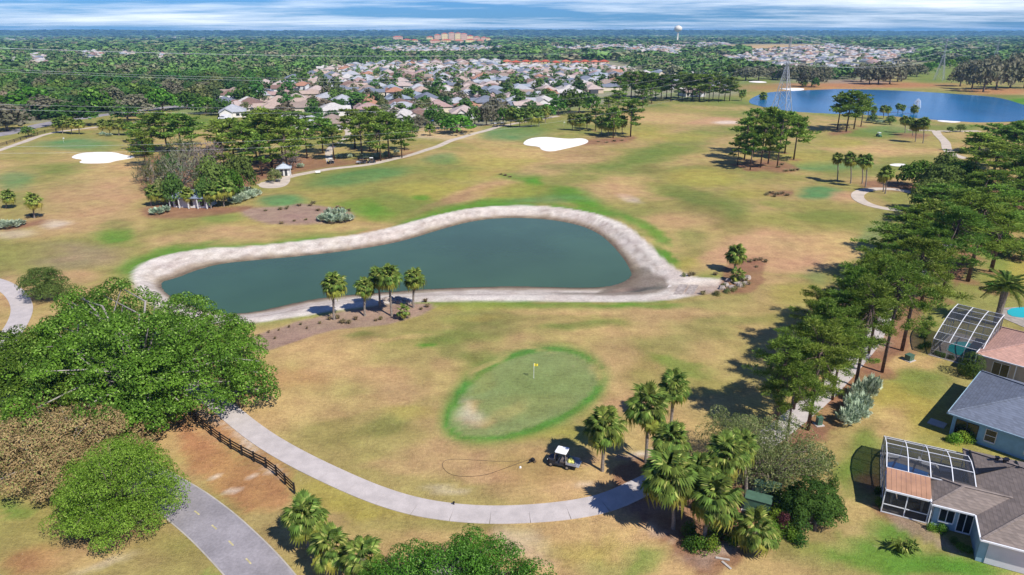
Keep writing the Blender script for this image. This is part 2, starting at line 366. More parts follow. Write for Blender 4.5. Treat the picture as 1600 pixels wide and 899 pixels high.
for a in [
 # upper left holes
 (110,228,72,10,'E',.85),(70,210,90,12,'O',.6),(25,283,34,15,'E',.75),(95,265,70,12,'G',.5),(60,320,90,40,'O',.35),(40,240,60,18,'O',.6),(175,270,60,25,'T',.6),(140,320,90,45,'P',.6),(180,367,34,12,'K',.85),(180,352,26,12,'G',.5),(80,350,60,20,'P',.5),(120,400,90,22,'N',.45),(20,365,40,8,'W',.4),(85,350,26,7,'W',.6),(280,352,50,12,'O',.5),(350,338,40,10,'K',.45),(320,375,90,14,'P',.5),(410,362,110,12,'P',.65),(235,400,60,10,'K',.6,-22),(290,385,60,6,'K',.65,-8),(30,310,40,10,'G',.4),(190,300,50,22,'P',.5),(50,395,60,12,'O',.5),
 # tee complex in the middle
 (590,300,180,50,'O',.75),(520,340,150,40,'Y',.35),(565,277,88,13,'E',.9,-7),(560,270,110,20,'G',.4,-8),(440,316,46,11,'E',.95),(690,250,32,8,'E',.65),(700,262,60,14,'G',.5),(640,320,110,26,'G',.55),(700,300,70,16,'Y',.7),(650,297,50,10,'Y',.6),(660,308,18,5,'K',.8),(560,325,40,16,'K',.6),(590,335,30,12,'K',.55),(745,300,60,12,'P',.75,-18),(700,315,60,6,'B',.5,-18),(560,355,60,10,'P',.45),(480,368,70,8,'K',.4),(745,275,60,10,'Y',.5),(790,250,80,20,'Y',.6),(800,210,60,12,'E',.8),(860,200,80,14,'G',.65),(830,240,90,10,'T',.6),(760,320,90,10,'K',.8,-8),(640,352,90,8,'K',.7,-16),(690,212,50,8,'W',.6),(700,208,60,12,'T',.8),(660,225,50,10,'O',.5),(560,215,60,14,'O',.7),
 # swale and fairway behind the pond
 (830,290,16,24,'K',.9,20),(815,276,40,8,'K',.85),(900,308,50,14,'K',.9,12),(850,312,70,8,'E',.6),(930,325,50,7,'K',.7,12),(830,300,60,12,'G',.6),(800,300,60,14,'Y',.55),(985,312,20,7,'W',.6,15),(960,300,60,18,'P',.6),(870,260,80,14,'P',.6,-10),(905,240,60,9,'B',.4),(950,222,60,12,'B',.35),(980,262,50,14,'G',.75),(1015,245,50,12,'G',.65),(1060,230,60,12,'G',.6,-10),(1020,265,28,8,'D',.55),(900,262,60,8,'G',.5),(1060,285,60,22,'O',.5),(1100,278,60,16,'Y',.8),(1110,330,70,26,'D',.6,25),(1090,310,80,14,'G',.55,15),(1150,325,30,26,'G',.5,30),(1060,345,60,16,'P',.4),(1050,380,50,12,'T',.5),(1030,372,26,8,'K',.7,30),(1000,350,40,7,'K',.8,25),(1040,400,26,10,'K',.85,40),(1075,412,24,10,'Y',.7),(1075,372,26,16,'G',.45),
 (1040,185,80,16,'T',.75),(1110,160,90,7,'G',.6),(1060,172,60,6,'O',.5),(1130,192,50,9,'P',.95),(1135,194,22,3,'W',.8),(1080,198,60,7,'P',.6,-12),(1000,205,50,12,'Y',.6),(1000,200,90,6,'O',.5),(1060,215,60,8,'Y',.5),(1120,205,60,8,'G',.5),(1140,260,60,10,'D',.3),
 (1160,392,70,26,'P',.95,-18),(1130,400,60,14,'P',.7,-20),(1250,400,80,22,'P',.9),(1300,380,60,20,'T',.8),(1220,372,60,14,'P',.5),(1260,345,90,22,'O',.7),(1290,340,60,12,'G',.5),(1200,345,50,12,'O',.4),(1170,300,40,14,'Y',.5),(1280,303,40,11,'E',.9),(1315,312,26,10,'P',.7),(1260,320,90,8,'O',.5),(1290,260,80,8,'E',.75),(1330,270,60,10,'G',.5),(1260,250,60,12,'Y',.4),(1400,262,50,8,'G',.55),(1395,235,90,10,'T',.55),(1310,225,40,9,'Y',.7),(1270,228,50,8,'O',.6),(1370,208,60,10,'G',.8),(1400,202,60,10,'E',.4),(1280,212,30,8,'O',.5),(1440,220,50,14,'O',.5),(1490,200,60,7,'G',.7),(1365,372,42,20,'V',.95,-45),(1345,390,30,12,'V',.9,-30),(1272,430,24,14,'V',.9,20),(1240,460,50,20,'Y',.5),(1260,440,50,14,'O',.4),(1320,400,50,12,'T',.8,-20),
 (1120,440,60,12,'T',.4),(1220,420,60,12,'P',.8),(1210,440,50,10,'P',.6),(1230,490,70,20,'O',.6),(1130,475,60,10,'G',.45),(1130,500,60,10,'G',.4),
 # between pond and green
 (640,482,50,6,'Y',.6),(760,480,100,10,'Y',.6),(900,480,120,8,'K',.45),(1000,478,80,5,'K',.6),(850,472,100,3,'K',.5),(880,486,120,8,'T',.7),(740,500,60,16,'G',.45),(700,530,50,14,'G',.65),(760,520,50,16,'G',.5),(790,500,40,10,'D',.4),(900,512,70,8,'G',.6,-5),(860,515,30,6,'G',.5),(1020,490,120,12,'P',.4),(700,550,40,20,'G',.5,20),(660,541,14,5,'K',.9),(745,565,30,16,'G',.5),(570,525,24,8,'G',.6),(590,530,40,8,'D',.35),(620,532,60,4,'T',.6,-8),(500,560,80,30,'T',.7),(450,600,60,20,'R',.35),(560,590,90,24,'T',.8),(620,620,60,24,'P',.5),(540,600,40,14,'D',.2),(690,600,40,30,'T',.5),(740,500,40,6,'Y',.4),(1000,545,90,22,'G',.35),(1080,520,70,20,'G',.35),(1030,580,80,30,'O',.6),(980,520,100,10,'T',.35),(960,560,40,40,'P',.35),(1060,570,60,8,'K',.5,18),(1100,600,60,20,'O',.5),(1170,480,80,14,'T',.4),
 (520,650,40,20,'D',.35),(590,680,40,16,'G',.5),(600,690,50,16,'D',.35),(540,690,50,12,'D',.3),(560,640,90,16,'T',.5),(470,640,70,20,'T',.6),(640,660,50,14,'Y',.5),(700,720,90,20,'P',.6),(640,740,90,14,'P',.5),(760,745,70,16,'P',.7),(830,740,60,30,'R',.25),(680,770,50,7,'W',.35),(840,770,90,20,'T',.7),(900,765,60,14,'P',.6),(890,690,60,20,'O',.6),(950,660,60,20,'O',.7),(860,690,70,8,'Y',.5),(960,640,40,20,'P',.4),(420,645,40,12,'T',.4)]: ell(*a)
# the green with its collar
pol([(684,668),(688,645),(702,615),(735,582),(778,556),(830,541),(880,539),(922,551),(948,574),(955,600),(940,628),(900,658),(850,682),(795,695),(735,700),(697,690)], 'H', .55, 9, True)
pol([(692,668),(698,645),(712,615),(742,586),(782,561),(830,547),(880,545),(918,557),(943,578),(949,600),(933,626),(893,654),(845,678),(795,690),(735,694),(703,684)], 'H', .85, 3, True)
pol([(703,664),(712,640),(730,612),(757,588),(790,568),(835,554),(880,552),(912,562),(930,580),(934,602),(918,625),(880,650),(835,670),(795,682),(740,688),(712,680)], (.205,.238,.088), .92, 2, True)
for a in [(722,650,14,24,'W',.55,25,.7),(733,640,16,10,'T',.6,-35),(738,668,34,8,'T',.6,5),(728,660,20,14,(.42,.34,.22),.5,-20),(790,652,40,14,'T',.35,-20),(760,600,40,10,'O',.35,-35),(925,585,10,22,'T',.6,-30),(826,548,50,3,'T',.5),(775,575,40,5,'T',.5,-35),(812,640,80,24,'O',.25),(850,600,70,30,'G',.2)]: ell(*a)
# greener banks above the pond
dbank = np.full(len(gx), 99.0); m = (np.abs(gx) < 140) & (gy > 70) & (gy < 200); dbank[m] = pdist(bank, gx[m], gy[m]); dpond = np.full(len(gx), 99.0); dpond[m] = pdist(pond, gx[m], gy[m])
nz = fbm(gx, gy, 11, 91)
blend(np.where(gy > 120, .85, .55) * (1 - ss(.3, 5.5, dbank + (nz - .5) * 6)) * (dbank > 0) * ss(.28, .5, nz), 'K')
# shore: bleached sand, streaks, wet mud toward the water
ins = 1 - ss(-.25, .75, dbank + (nm - .5) * .9); tt = np.clip(dpond / (dpond + np.maximum(-dbank, 0) + 1e-6), 0, 1)
blend(ins * 1.0, np.array(alb((220,209,196), .80))); st = fbm(gx * .6, gy * .6, 1.0, 61)
tt2 = tt + (fbm(gx, gy, 5, 17) - .5) * .25
blend(ins * .35 * ss(.45, .7, fbm(gx, gy, 2.2, 67)), np.array(alb((186,165,150), .8)))
blend(ins * np.exp(-((tt2 - .62) / .05) ** 2) * .45, np.array(alb((140,120,105), .8)))
blend(ins * np.exp(-((tt2 - .45) / .05) ** 2) * .35, np.array(alb((150,130,112), .8)))
blend(ins * (1 - ss(.18, .42, tt2)) * .8, np.array(alb((158,138,112), .75)))
blend(ins * (1 - ss(.05, .2, tt)) * .85, np.array(alb((108,92,74), .7)))
mud = (ins > .5) & (gx > 12) & (gy > 100) & (gy < 132); pol([(930,452),(985,418),(1000,405),(1020,425),(1045,432),(1040,455),(985,462),(930,458)], (.16,.125,.09), .8, 4)
ell(905, 449, 60, 2.5, (.12,.10,.07), .6); ell(1010, 450, 26, 5, (.05,.055,.05), .85, -5); ell(985, 449, 30, 4, 'N', .5); ell(1090, 449, 46, 9, 'N', .75); ell(1100, 440, 40, 5, 'W', .6)
# beds of mulch
for p in [
 [(383,530),(400,520),(430,514),(470,503),(505,494),(560,484),(620,474),(668,474),(682,482),(650,496),(600,505),(540,514),(490,526),(440,545),(400,552),(384,545)],
 [(372,328),(400,326),(445,325),(480,318),(520,326),(552,335),(545,348),(500,352),(430,352),(395,345)],
 ]: pol(p, 'N', .95, 2)
for p in [[(220,338),(222,325),(260,318),(340,322),(400,322),(390,330),(340,336),(280,342),(240,344)], [(340,255),(420,240),(520,250),(590,250),(640,236),(660,238),(600,252),(520,262),(450,272),(400,285),(360,305),(330,300)], [(215,250),(260,240),(330,260),(330,310),(260,320),(220,300)],
 [(1130,410),(1200,400),(1190,450),(1150,462),(1120,455)], [(1152,255),(1200,246),(1255,262),(1235,272),(1160,265)], [(1340,285),(1380,280),(1440,290),(1430,300),(1350,297)], [(1195,300),(1235,296),(1240,306),(1200,308)], [(885,222),(950,217),(1000,212),(985,222),(930,228)], [(1290,207),(1335,203),(1330,209),(1300,212)],[(1395,208),(1460,210),(1440,218),(1400,214)],
 [(955,748),(990,728),(1020,716),(1060,735),(1150,750),(1235,790),(1248,825),(1200,868),(1140,905),(1085,890),(1030,848),(985,805)], [(1200,655),(1250,640),(1300,600),(1345,560),(1395,500),(1420,470),(1395,400),(1450,360),(1530,300),(1620,280),(1640,330),(1560,370),(1520,410),(1490,450),(1455,475),(1440,500),(1410,550),(1380,580),(1355,625),(1300,670),(1280,700),(1215,700)],
 [(280,330),(560,700),(300,600)][:0] or [(0,345),(30,350),(70,340),(75,346),(30,358),(0,362)]]: pol(p, 'M', .85, 3)
pol([(282,640),(300,655),(330,690),(400,730),(470,775),(440,800),(400,800),(380,810),(300,745),(290,700)], 'R', .75, 8)
pol([(300,605),(340,640),(400,690),(455,735),(450,765),(390,720),(330,680),(296,645)], 'R', .6, 6)
for a in [(385,690,36,7,'W',.7,38),(345,655,30,6,'W',.6,40),(425,735,20,6,'W',.5,38),(380,625,30,10,'R',.6),(350,610,40,14,'W',.4),(430,660,30,8,'T',.4),(330,755,8,4,'W',.7),(350,770,10,4,'W',.6),(385,745,9,3,'W',.6),
 (40,830,90,50,'O',.5),(60,860,50,26,'R',.6),(20,790,30,14,'K',.6),(150,860,90,26,'T',.6),(170,880,60,10,'W',.35),(250,860,50,26,'O',.5),(330,895,20,10,'K',.6),(20,450,30,30,'P',.7),(100,430,60,12,'P',.6),
 (520,780,70,20,'Y',.75,20),(560,800,90,14,'Y',.7,10),(700,830,140,12,'O',.7),(820,850,50,26,'W',.45),(840,860,30,20,'P',.5),(900,845,90,18,'Y',.6),(960,870,80,20,'K',.4),(1000,840,50,10,'P',.6),(1000,880,60,12,'K',.45),(1030,800,60,16,'N',.5),(1120,880,60,10,'N',.7),(1150,870,40,14,'W',.35),(1040,845,40,8,'W',.35,25),(990,730,30,8,'N',.8),(1010,715,26,5,'W',.7),(925,733,30,7,'P',.7),(910,760,26,6,'W',.4),
 (1330,640,60,60,'T',.4),(1400,620,60,36,'Y',.85),(1380,660,60,30,'T',.75),(1345,700,26,50,'L',.9),(1330,740,26,30,'K',.6),(1440,655,40,30,'Y',.8),(1450,600,40,24,'L',.6),(1330,800,50,20,'T',.7),(1300,830,60,14,'P',.5),(1350,870,120,26,'K',.8),(1500,885,120,26,'K',.85),(1240,880,60,14,'O',.6),(1280,860,50,14,'T',.4),(1400,830,50,20,'K',.7),(1430,565,40,12,'T',.8),(1430,590,60,10,'L',.6),(1560,712,60,10,'Y',.85,15),(1470,700,50,8,'Y',.8,15),(1460,450,26,26,'L',.9),(1590,425,50,40,'Y',.95),(1590,345,30,14,'L',.8),(1555,400,24,30,'L',.8),(1480,470,40,20,'L',.6),(1510,690,30,7,'M',.8,15),(1400,805,50,7,'M',.9,18),(1450,815,40,10,'N',.7,20),(1515,855,50,8,'D',.4),(1370,760,20,34,'M',.7,-75),(1440,520,20,34,'D',.6),(1360,530,30,24,'W',.4)]: ell(*a)
pol([(1395,803),(1450,818),(1520,850),(1525,868),(1470,850),(1400,820)], 'N', .7, 2)
def soil(x, y, r, c='M', a=.7):
    m = (np.abs(gx - x) < r * 1.6) & (np.abs(gy - y) < r * 1.6)
    if m.any():
        d = np.hypot(gx[m] - x, gy[m] - y) / r + (nm[m] - .5) * .8; w = np.zeros(len(gx)); w[m] = a * (1 - ss(.6, 1.1, d)); blend(w, c)
def finish_ground():
    i = np.arange((nx_ - 1) * (ny_ - 1)); r = i // (nx_ - 1); c = i % (nx_ - 1); b = r * nx_ + c
    f = np.stack([b, b + 1, b + nx_ + 1, b + nx_], 1)
    me = mesh_np('ground', np.stack([gx, gy, gz], 1), f, [ground_mat()], True)
    a = me.color_attributes.new('grass_colour', 'FLOAT_COLOR', 'POINT')
    a.data.foreach_set('color', np.concatenate([col, np.ones((len(col), 1))], 1).astype(np.float32).ravel())
    return put('ground', me, kind='structure')
def ground_mat():
    m = bpy.data.materials.new('ground'); m.use_nodes = True; t = m.node_tree; t.nodes.clear()
    o = N(t, 'ShaderNodeOutputMaterial'); b = N(t, 'ShaderNodeBsdfPrincipled'); L(t, b.outputs[0], o.inputs[0]); b.inputs['Roughness'].default_value = .95; b.inputs['Specular IOR Level'].default_value = .1
    at = N(t, 'ShaderNodeVertexColor'); at.layer_name = 'grass_colour'
    c = N(t, 'ShaderNodeTexCoord').outputs['Object']
    mpp = N(t, 'ShaderNodeMapping'); L(t, c, mpp.inputs[0]); mpp.inputs['Scale'].default_value = (1, 1.0, 0)
    n1 = NOISE(t, mpp.outputs[0], .35, 6, .6); n2 = NOISE(t, mpp.outputs[0], 2.3, 5, .7); n3 = NOISE(t, mpp.outputs[0], .09, 4, .55); n4 = NOISE(t, mpp.outputs[0], 8.0, 3, .7)
    k = M(t, 'ADD', M(t, 'ADD', M(t, 'MULTIPLY', n1, .95), M(t, 'MULTIPLY', n2, 1.05)), M(t, 'ADD', M(t, 'MULTIPLY', n4, .9), -.45))
    hs = N(t, 'ShaderNodeHueSaturation'); L(t, at.outputs[0], hs.inputs['Color']); L(t, k, hs.inputs['Value'])
    L(t, M(t, 'ADD', M(t, 'MULTIPLY', M(t, 'ADD', n3, M(t, 'MULTIPLY', n1, .5)), .06), .455), hs.inputs['Hue']); hs.inputs['Saturation'].default_value = 1.0
    mpr = N(t, 'ShaderNodeMapping'); L(t, c, mpr.inputs[0]); mpr.inputs['Rotation'].default_value = (0, 0, .5); mpr.inputs['Scale'].default_value = (.5, 3.2, 0)
    hs2 = N(t, 'ShaderNodeHueSaturation'); L(t, hs.outputs[0], hs2.inputs['Color']); L(t, M(t, 'ADD', .80, M(t, 'MULTIPLY', NOISE(t, mpr.outputs[0], 1.0, 5, .7), .4)), hs2.inputs['Value']); hs = hs2
    # thin spots where pale sandy soil shows, and tufts
    w = RAMP(t, NOISE(t, mpp.outputs[0], .8, 6, .75), [(.63, 0), (.74, 1)])
    cc = MIX(t, M(t, 'MULTIPLY', w, .35), hs.outputs[0], alb((222,196,160), .8))
    w2 = RAMP(t, NOISE(t, mpp.outputs[0], 1.7, 5, .7), [(.30, 1), (.42, 0)])
    cc = MIX(t, M(t, 'MULTIPLY', w2, .28), cc, MIX(t, 1.0, cc, (.62, .72, .5), 'MULTIPLY'))
    L(t, cc, b.inputs['Base Color'])
    bp = N(t, 'ShaderNodeBump'); bp.inputs['Strength'].default_value = .8; bp.inputs['Distance'].default_value = .12; L(t, M(t, 'ADD', n2, n4), bp.inputs['Height']); L(t, bp.outputs[0], b.inputs['Normal'])
    return m
# ------------------------------------------------------------------ flat sheets laid on the ground
def sheet(name, poly, m, dz=.05, step=None, parent=None, z=None, kind='structure', thick=.12):
    poly = [tuple(p) for p in poly]; n = len(poly)
    pts = [Vector(p) for p in poly]; edges = [(i, (i + 1) % n) for i in range(n)]
    if step:
        X0, X1 = min(p[0] for p in poly), max(p[0] for p in poly); Y0, Y1 = min(p[1] for p in poly), max(p[1] for p in poly)
        xx, yy = np.meshgrid(np.arange(X0, X1, step), np.arange(Y0, Y1, step)); d = pdist(poly, xx.ravel(), yy.ravel())
        for a, b_, dd in zip(xx.ravel(), yy.ravel(), d):
            if dd < -step * .45: pts.append(Vector((a, b_)))
    vo, _, fo, *_r = geometry.delaunay_2d_cdt(pts, edges, [], 1, 1e-5)
    V_ = np.array([tuple(p) for p in vo]); zt = TH(V_[:, 0], V_[:, 1]) + dz if z is None else np.full(len(V_), z)
    me = bpy.data.meshes.new(name); vs = [(a, b_, c_) for (a, b_), c_ in zip(V_, zt)]; fs = [tuple(f) for f in fo]
    if thick:
        from collections import Counter
        ec = Counter()
        for f in fs:
            for i in range(len(f)): ec[(f[i], f[(i + 1) % len(f)])] += 1
        for (a, b_) in list(ec):
            if (b_, a) not in ec:
                k = len(vs); vs += [(vs[a][0], vs[a][1], vs[a][2] - thick), (vs[b_][0], vs[b_][1], vs[b_][2] - thick)]; fs.append((b_, a, k, k + 1))
    me.from_pydata(vs, [], fs); me.materials.append(m); me.update()
    return put(name, me, parent, kind=kind)
def ribbon(pts_px, n=2): return chaikin([G(a, b) for a, b in pts_px], n, closed=False)
def resample(p, d):
    s = np.concatenate([[0], np.cumsum(np.hypot(*np.diff(p, axis=0).T))]); k = max(2, int(round(s[-1] / d)) + 1); u = np.linspace(0, s[-1], k)
    return np.stack([np.interp(u, s, p[:, 0]), np.interp(u, s, p[:, 1])], 1)
def strip(name, line, w, m, dz=.05, parent=None, kind='structure', thick=.12, across=3, gap=0.0, w2=None):
    t = np.gradient(line, axis=0); t /= np.hypot(t[:, 0], t[:, 1])[:, None]; nrm = np.stack([-t[:, 1], t[:, 0]], 1)
    wv = np.interp(np.arange(len(line)), np.linspace(0, len(line) - 1, len(w)), w) if isinstance(w, (list, tuple)) else np.full(len(line), w)
    offs = np.linspace(-.5, .5, across); rows = [line + nrm * (wv * o)[:, None] for o in offs]
    V_ = np.stack(rows, 1).reshape(-1, 2); z = TH(V_[:, 0], V_[:, 1]) + dz
    vs = np.column_stack([V_, z]); n = len(line); f = []
    for i in range(n - 1):
        for j in range(across - 1): a = i * across + j; f.append((a + across, a + across + 1, a + 1, a))
    k = len(vs); low = vs.copy(); low[:, 2] -= thick; vs = np.vstack([vs, low])
    for i in range(n - 1):
        a = i * across; f.append((a + k, a + across + k, a + across, a)); a += across - 1; f.append((a, a + across, a + across + k, a + k))
    for i in (0, n - 1):
        for j in range(across - 1):
            a = i * across + j; f.append((a, a + 1, a + 1 + k, a + k) if i == 0 else (a + 1, a, a + k, a + 1 + k))
    me = mesh_np(name, vs, f, [m]); return put(name, me, parent, kind=kind)
concrete = mat('path_concrete', alb((198,188,182), .8), .85, .12, .06, .8, fine=.18)
asphalt = mat('road_asphalt', alb((156,150,152), .8), .9, .15, .09, .35, fine=.3)
edgec = mat('road_edge_concrete', alb((186,178,165), .8), .9, .1, .08, 1.0)
path_old = mat('path_far_concrete', alb((205,190,172), .8), .9, .1, .08, .4)
sandm = mat('bunker_sand', alb((246,240,232), .84), .95, .35, .05, .8)
yellow = mat('road_paint_yellow', alb((205,192,140), .8), .8, .1, .15, 2)
# ------------------------------------------------------------------ paths, road, water, bunkers
def slab_path(name, pts_px, w, slab=3.6, dz=.06):
    root = put(name, None, kind='structure'); line = resample(ribbon(pts_px), .3)
    s = np.concatenate([[0], np.cumsum(np.hypot(*np.diff(line, axis=0).T))]); n = int(s[-1] / slab); cuts = np.linspace(0, s[-1], n + 1)
    # each poured slab is a piece of its own with an open joint to the next
    t = np.gradient(line, axis=0)
    for i in range(n):
        u = np.linspace(cuts[i] + .009, cuts[i + 1] - .009, 7)
        seg = np.stack([np.interp(u, s, line[:, 0]), np.interp(u, s, line[:, 1])], 1)
        strip('slab', seg, w, concrete, dz + random.uniform(-.002, .002), root, None, .15)
    return root
main_path = slab_path('cart_path', [(255,560),(285,590),(310,610),(342,634),(400,680),(460,717),(520,747),(580,772),(640,790),(700,800),(760,805),(820,805),(880,801),(930,793),(965,782),(1000,765),(1040,745),(1090,733),(1140,722),(1190,695),(1240,655)], 2.55)
far_lane = strip('cart_path', resample(ribbon([(1240,655),(1285,618),(1330,570),(1360,535),(1375,505),(1400,460),(1440,420),(1480,378),(1530,345)]), 1.0), 2.6, concrete, .07)
west_path = slab_path('cart_path', [(-60,430),(-10,440),(16,452),(30,466),(36,484),(30,506),(10,535),(-10,560)], 3.0)
road_l = resample(ribbon([(-120,590),(0,632),(80,672),(160,715),(230,752),(281,781),(309,802),(336,825),(364,853),(392,882),(420,915),(445,950),(470,1000)], 2), .8)
strip('road', road_l, 4.1, asphalt, .05, across=5)
strip('road_edge', road_l, 4.35, edgec, .035, across=5)
sl_ = np.concatenate([[0], np.cumsum(np.hypot(*np.diff(road_l, axis=0).T))])
rm = put('road_markings', None, kind='structure')
for px, py in [(281,780),(309,802),(336,825),(364,853),(392,882),(255,764),(420,914)]:
    x, y = G(px, py); i = int(np.argmin(np.hypot(road_l[:, 0] - x, road_l[:, 1] - y)))
    u = np.linspace(sl_[i] - .45, sl_[i] + .45, 3); strip('dash', np.stack([np.interp(u, sl_, road_l[:, 0]), np.interp(u, sl_, road_l[:, 1])], 1), .13, yellow, .056, rm, None, .004)
for nm_, pts, w in [
 ('cart_path', [(404,290),(430,286),(455,276),(500,267),(560,260),(600,253),(640,244),(680,230),(715,216),(760,205),(800,194),(850,186),(872,181)], 3.0),
 ('cart_path', [(517,256),(512,240),(520,228),(540,218),(546,206),(535,198)], 2.6),
 ('cart_path', [(-40,245),(0,236),(30,226),(62,212),(110,203),(180,196),(240,188)], 3.0),
 ('cart_path', [(1440,306),(1420,299),(1395,295),(1370,295),(1350,299),(1338,306),(1342,314),(1360,322),(1385,327),(1410,328)], 3.2),
 ('cart_path', [(1462,205),(1468,214),(1478,222),(1479,232),(1487,242),(1510,248)], 3.4),
 ('cart_path', [(1462,205),(1440,204),(1420,204)], 3.0), ('cart_path', [(1465,205),(1500,206),(1530,205)], 3.0),
 ('road', [(1570,292),(1600,286),(1660,276),(1760,262)], 6.0), ('road', [(820,1),(0,0)][:0] or [(395,176),(460,181),(480,190)], 6.0)]:
    strip(nm_, resample(ribbon(pts), 1.5), w, path_old if nm_ == 'cart_path' else asphalt, .07)
strip('road', resample(ribbon([(-80,222),(0,211),(40,202),(75,193),(120,186),(180,178),(232,171),(300,164)]), 3), 9, asphalt, .07)
sheet('cart_path_apron', chaikin([G(a, b) for a, b in [(403,290),(408,286),(425,284),(450,276),(455,282),(448,291),(430,294),(408,294)]], 2), path_old, .085)
bunk = [('sand_bunker', [(111,246),(125,240),(150,238),(180,239),(192,242),(215,245),(200,248),(180,251),(170,255.5),(120,255.5),(131,250),(115,249)]),
 ('sand_bunker', [(816,224),(827,217.5),(850,215.5),(885,219),(910,217),(922,221),(910,227),(882,232),(860,237.5),(845,235),(844,230),(822,228)]),
 ('sand_bunker', [(1388,257),(1400,255),(1416,256),(1416,260),(1395,260)]), ('sand_bunker', [(1165,128),(1185,126.5),(1202,129),(1185,130)]), ('sand_bunker', [(1462,188.6),(1480,188.4),(1505,191),(1490,192.4),(1470,190.6)]),('sand_bunker', [(1212,139),(1240,137.5),(1262,139),(1240,141)])]
for n_, p in bunk:
    o = sheet(n_, chaikin([G(a, b) for a, b in p], 2), sandm, .10, 3.0)
def water_mat(name, base, rough, bump, scale, stretch=(1, 1, 1), spec=.5):
    m = bpy.data.materials.new(name); m.use_nodes = True; t = m.node_tree; t.nodes.clear()
    o = N(t, 'ShaderNodeOutputMaterial'); b = N(t, 'ShaderNodeBsdfPrincipled'); L(t, b.outputs[0], o.inputs[0])
    b.inputs['Roughness'].default_value = rough; b.inputs['IOR'].default_value = 1.33; b.inputs['Specular IOR Level'].default_value = spec
    c = N(t, 'ShaderNodeTexCoord').outputs['Object']; mpp = N(t, 'ShaderNodeMapping'); L(t, c, mpp.inputs[0]); mpp.inputs['Scale'].default_value = stretch
    k = RAMP(t, NOISE(t, mpp.outputs[0], .04, 4), [(.35, 0), (.65, 1)])
    L(t, MIX(t, k, base, tuple(v * 1.3 for v in base)), b.inputs['Base Color'])
    bp = N(t, 'ShaderNodeBump'); bp.inputs['Strength'].default_value = bump; bp.inputs['Distance'].default_value = .05; L(t, NOISE(t, mpp.outputs[0], scale, 3), bp.inputs['Height']); L(t, bp.outputs[0], b.inputs['Normal'])
    return m
pw = sheet('pond_water', [tuple(p) for p in chaikin([(x, y) for x, y in pond], 0)], water_mat('pond_water', (.036, .076, .040), .14, .3, 1.3, spec=.28), z=PW, thick=0)
lw = sheet('lake_water', [tuple(p) for p in lake], water_mat('lake_water', (.008, .095, .21), .22, .9, .35, (1, .35, 1), .35), z=LW, thick=0)  # deep blue base colour stands in for sky reflected at a low angle
# ------------------------------------------------------------------ foliage colours
ag = alb
bark = mat('bark_grey_brown', (.16, .125, .10), .95, .6, .2, 2.5)
barkp = mat('bark_pine', (.15, .105, .085), .95, .6, .25, 3)
barkg = mat('bark_pale_grey', (.30, .27, .24), .95, .5, .2, 3)
palmbark = mat('palm_trunk', (.24, .20, .165), .95, .6, .2, 5)
L_OAK = foliage('leaves_live_oak', (.045, .108, .012), (.105, .215, .020), (.19, .31, .06), isl=.35)
L_DARK = foliage('leaves_dark_oak', (.040, .090, .016), (.090, .165, .028))
L_MID = foliage('leaves_mid_green', (.075, .125, .025), (.135, .195, .045))
L_BRIGHT = foliage('leaves_bright_green', (.12, .225, .018), (.21, .345, .040), (.28, .40, .07), isl=.35)
L_BROWN = foliage('leaves_bronze', (.30, .215, .095), (.44, .33, .15), (.20, .24, .07))
L_GREYG = foliage('leaves_grey_brown', (.13, .14, .075), (.22, .205, .135))
L_OLIVE = foliage('leaves_olive', (.12, .15, .045), (.20, .235, .075), (.26,.25,.13))
L_PINE = foliage('needles_pine', (.095, .175, .022), (.20, .30, .045), (.27, .35, .08), isl=.7, trans=.38)
L_PINE2 = foliage('needles_pine_fresh', (.14, .215, .028), (.23, .33, .055), isl=.6, trans=.38)
L_PALM = foliage('palm_fronds', (.10, .165, .028), (.18, .25, .048), (.27,.29,.08), isl=.8, nscale=.6)
L_PALMY = foliage('palm_fronds_yellow', (.25, .27, .045), (.33, .31, .06), isl=.6)
L_DEAD = foliage('palm_fronds_dead', (.20, .15, .10), (.30, .23, .165), isl=.6)
L_SILV = foliage('leaves_silver_palmetto', (.26, .34, .21), (.50, .58, .42), isl=.7, nscale=.9)
L_GRASS = foliage('ornamental_grass', (.20, .155, .080), (.31, .25, .13), isl=.7)
L_RED = foliage('leaves_purple', (.09, .035, .035), (.15, .06, .05))
L_BARE = foliage('twigs_bare', (.19, .155, .13), (.27, .22, .19))
# ------------------------------------------------------------------ leaf clouds
RG = np.random.default_rng(5)
def leaves(centers, outw, size, aspect=.75, jit=.5, rng=RG, droop=0.0, radial=False):
    """one small pointed leaf face (a kite) at each centre, facing mostly outward"""
    n = len(centers); d = rng.normal(size=(n, 3)); d /= np.linalg.norm(d, axis=1)[:, None]
    nr = outw + d * jit; nr /= np.linalg.norm(nr, axis=1)[:, None] + 1e-9
    t = rng.normal(size=(n, 3)); t[:, 2] -= droop; t -= nr * (t * nr).sum(1)[:, None]; t /= np.linalg.norm(t, axis=1)[:, None] + 1e-9; b = np.cross(nr, t)
    if radial:  # needles: the long axis points out of the tuft
        t = outw + rng.normal(size=(n, 3)) * .45 + np.array([0, 0, .25]); t /= np.linalg.norm(t, axis=1)[:, None]; nr = rng.normal(size=(n, 3)); nr -= t * (t * nr).sum(1)[:, None]; nr /= np.linalg.norm(nr, axis=1)[:, None] + 1e-9; b = np.cross(nr, t)
    s = (size * rng.uniform(.6, 1.35, n))[:, None]
    a0 = centers - t * s * .5; a2 = centers + t * s * .55; mid = centers + nr * s * .08; a1 = mid + b * s * aspect * .55; a3 = mid - b * s * aspect * .55
    v = np.stack([a0, a1, a2, a3], 1).reshape(-1, 3); f = np.arange(4 * n).reshape(n, 4)
    return v, f
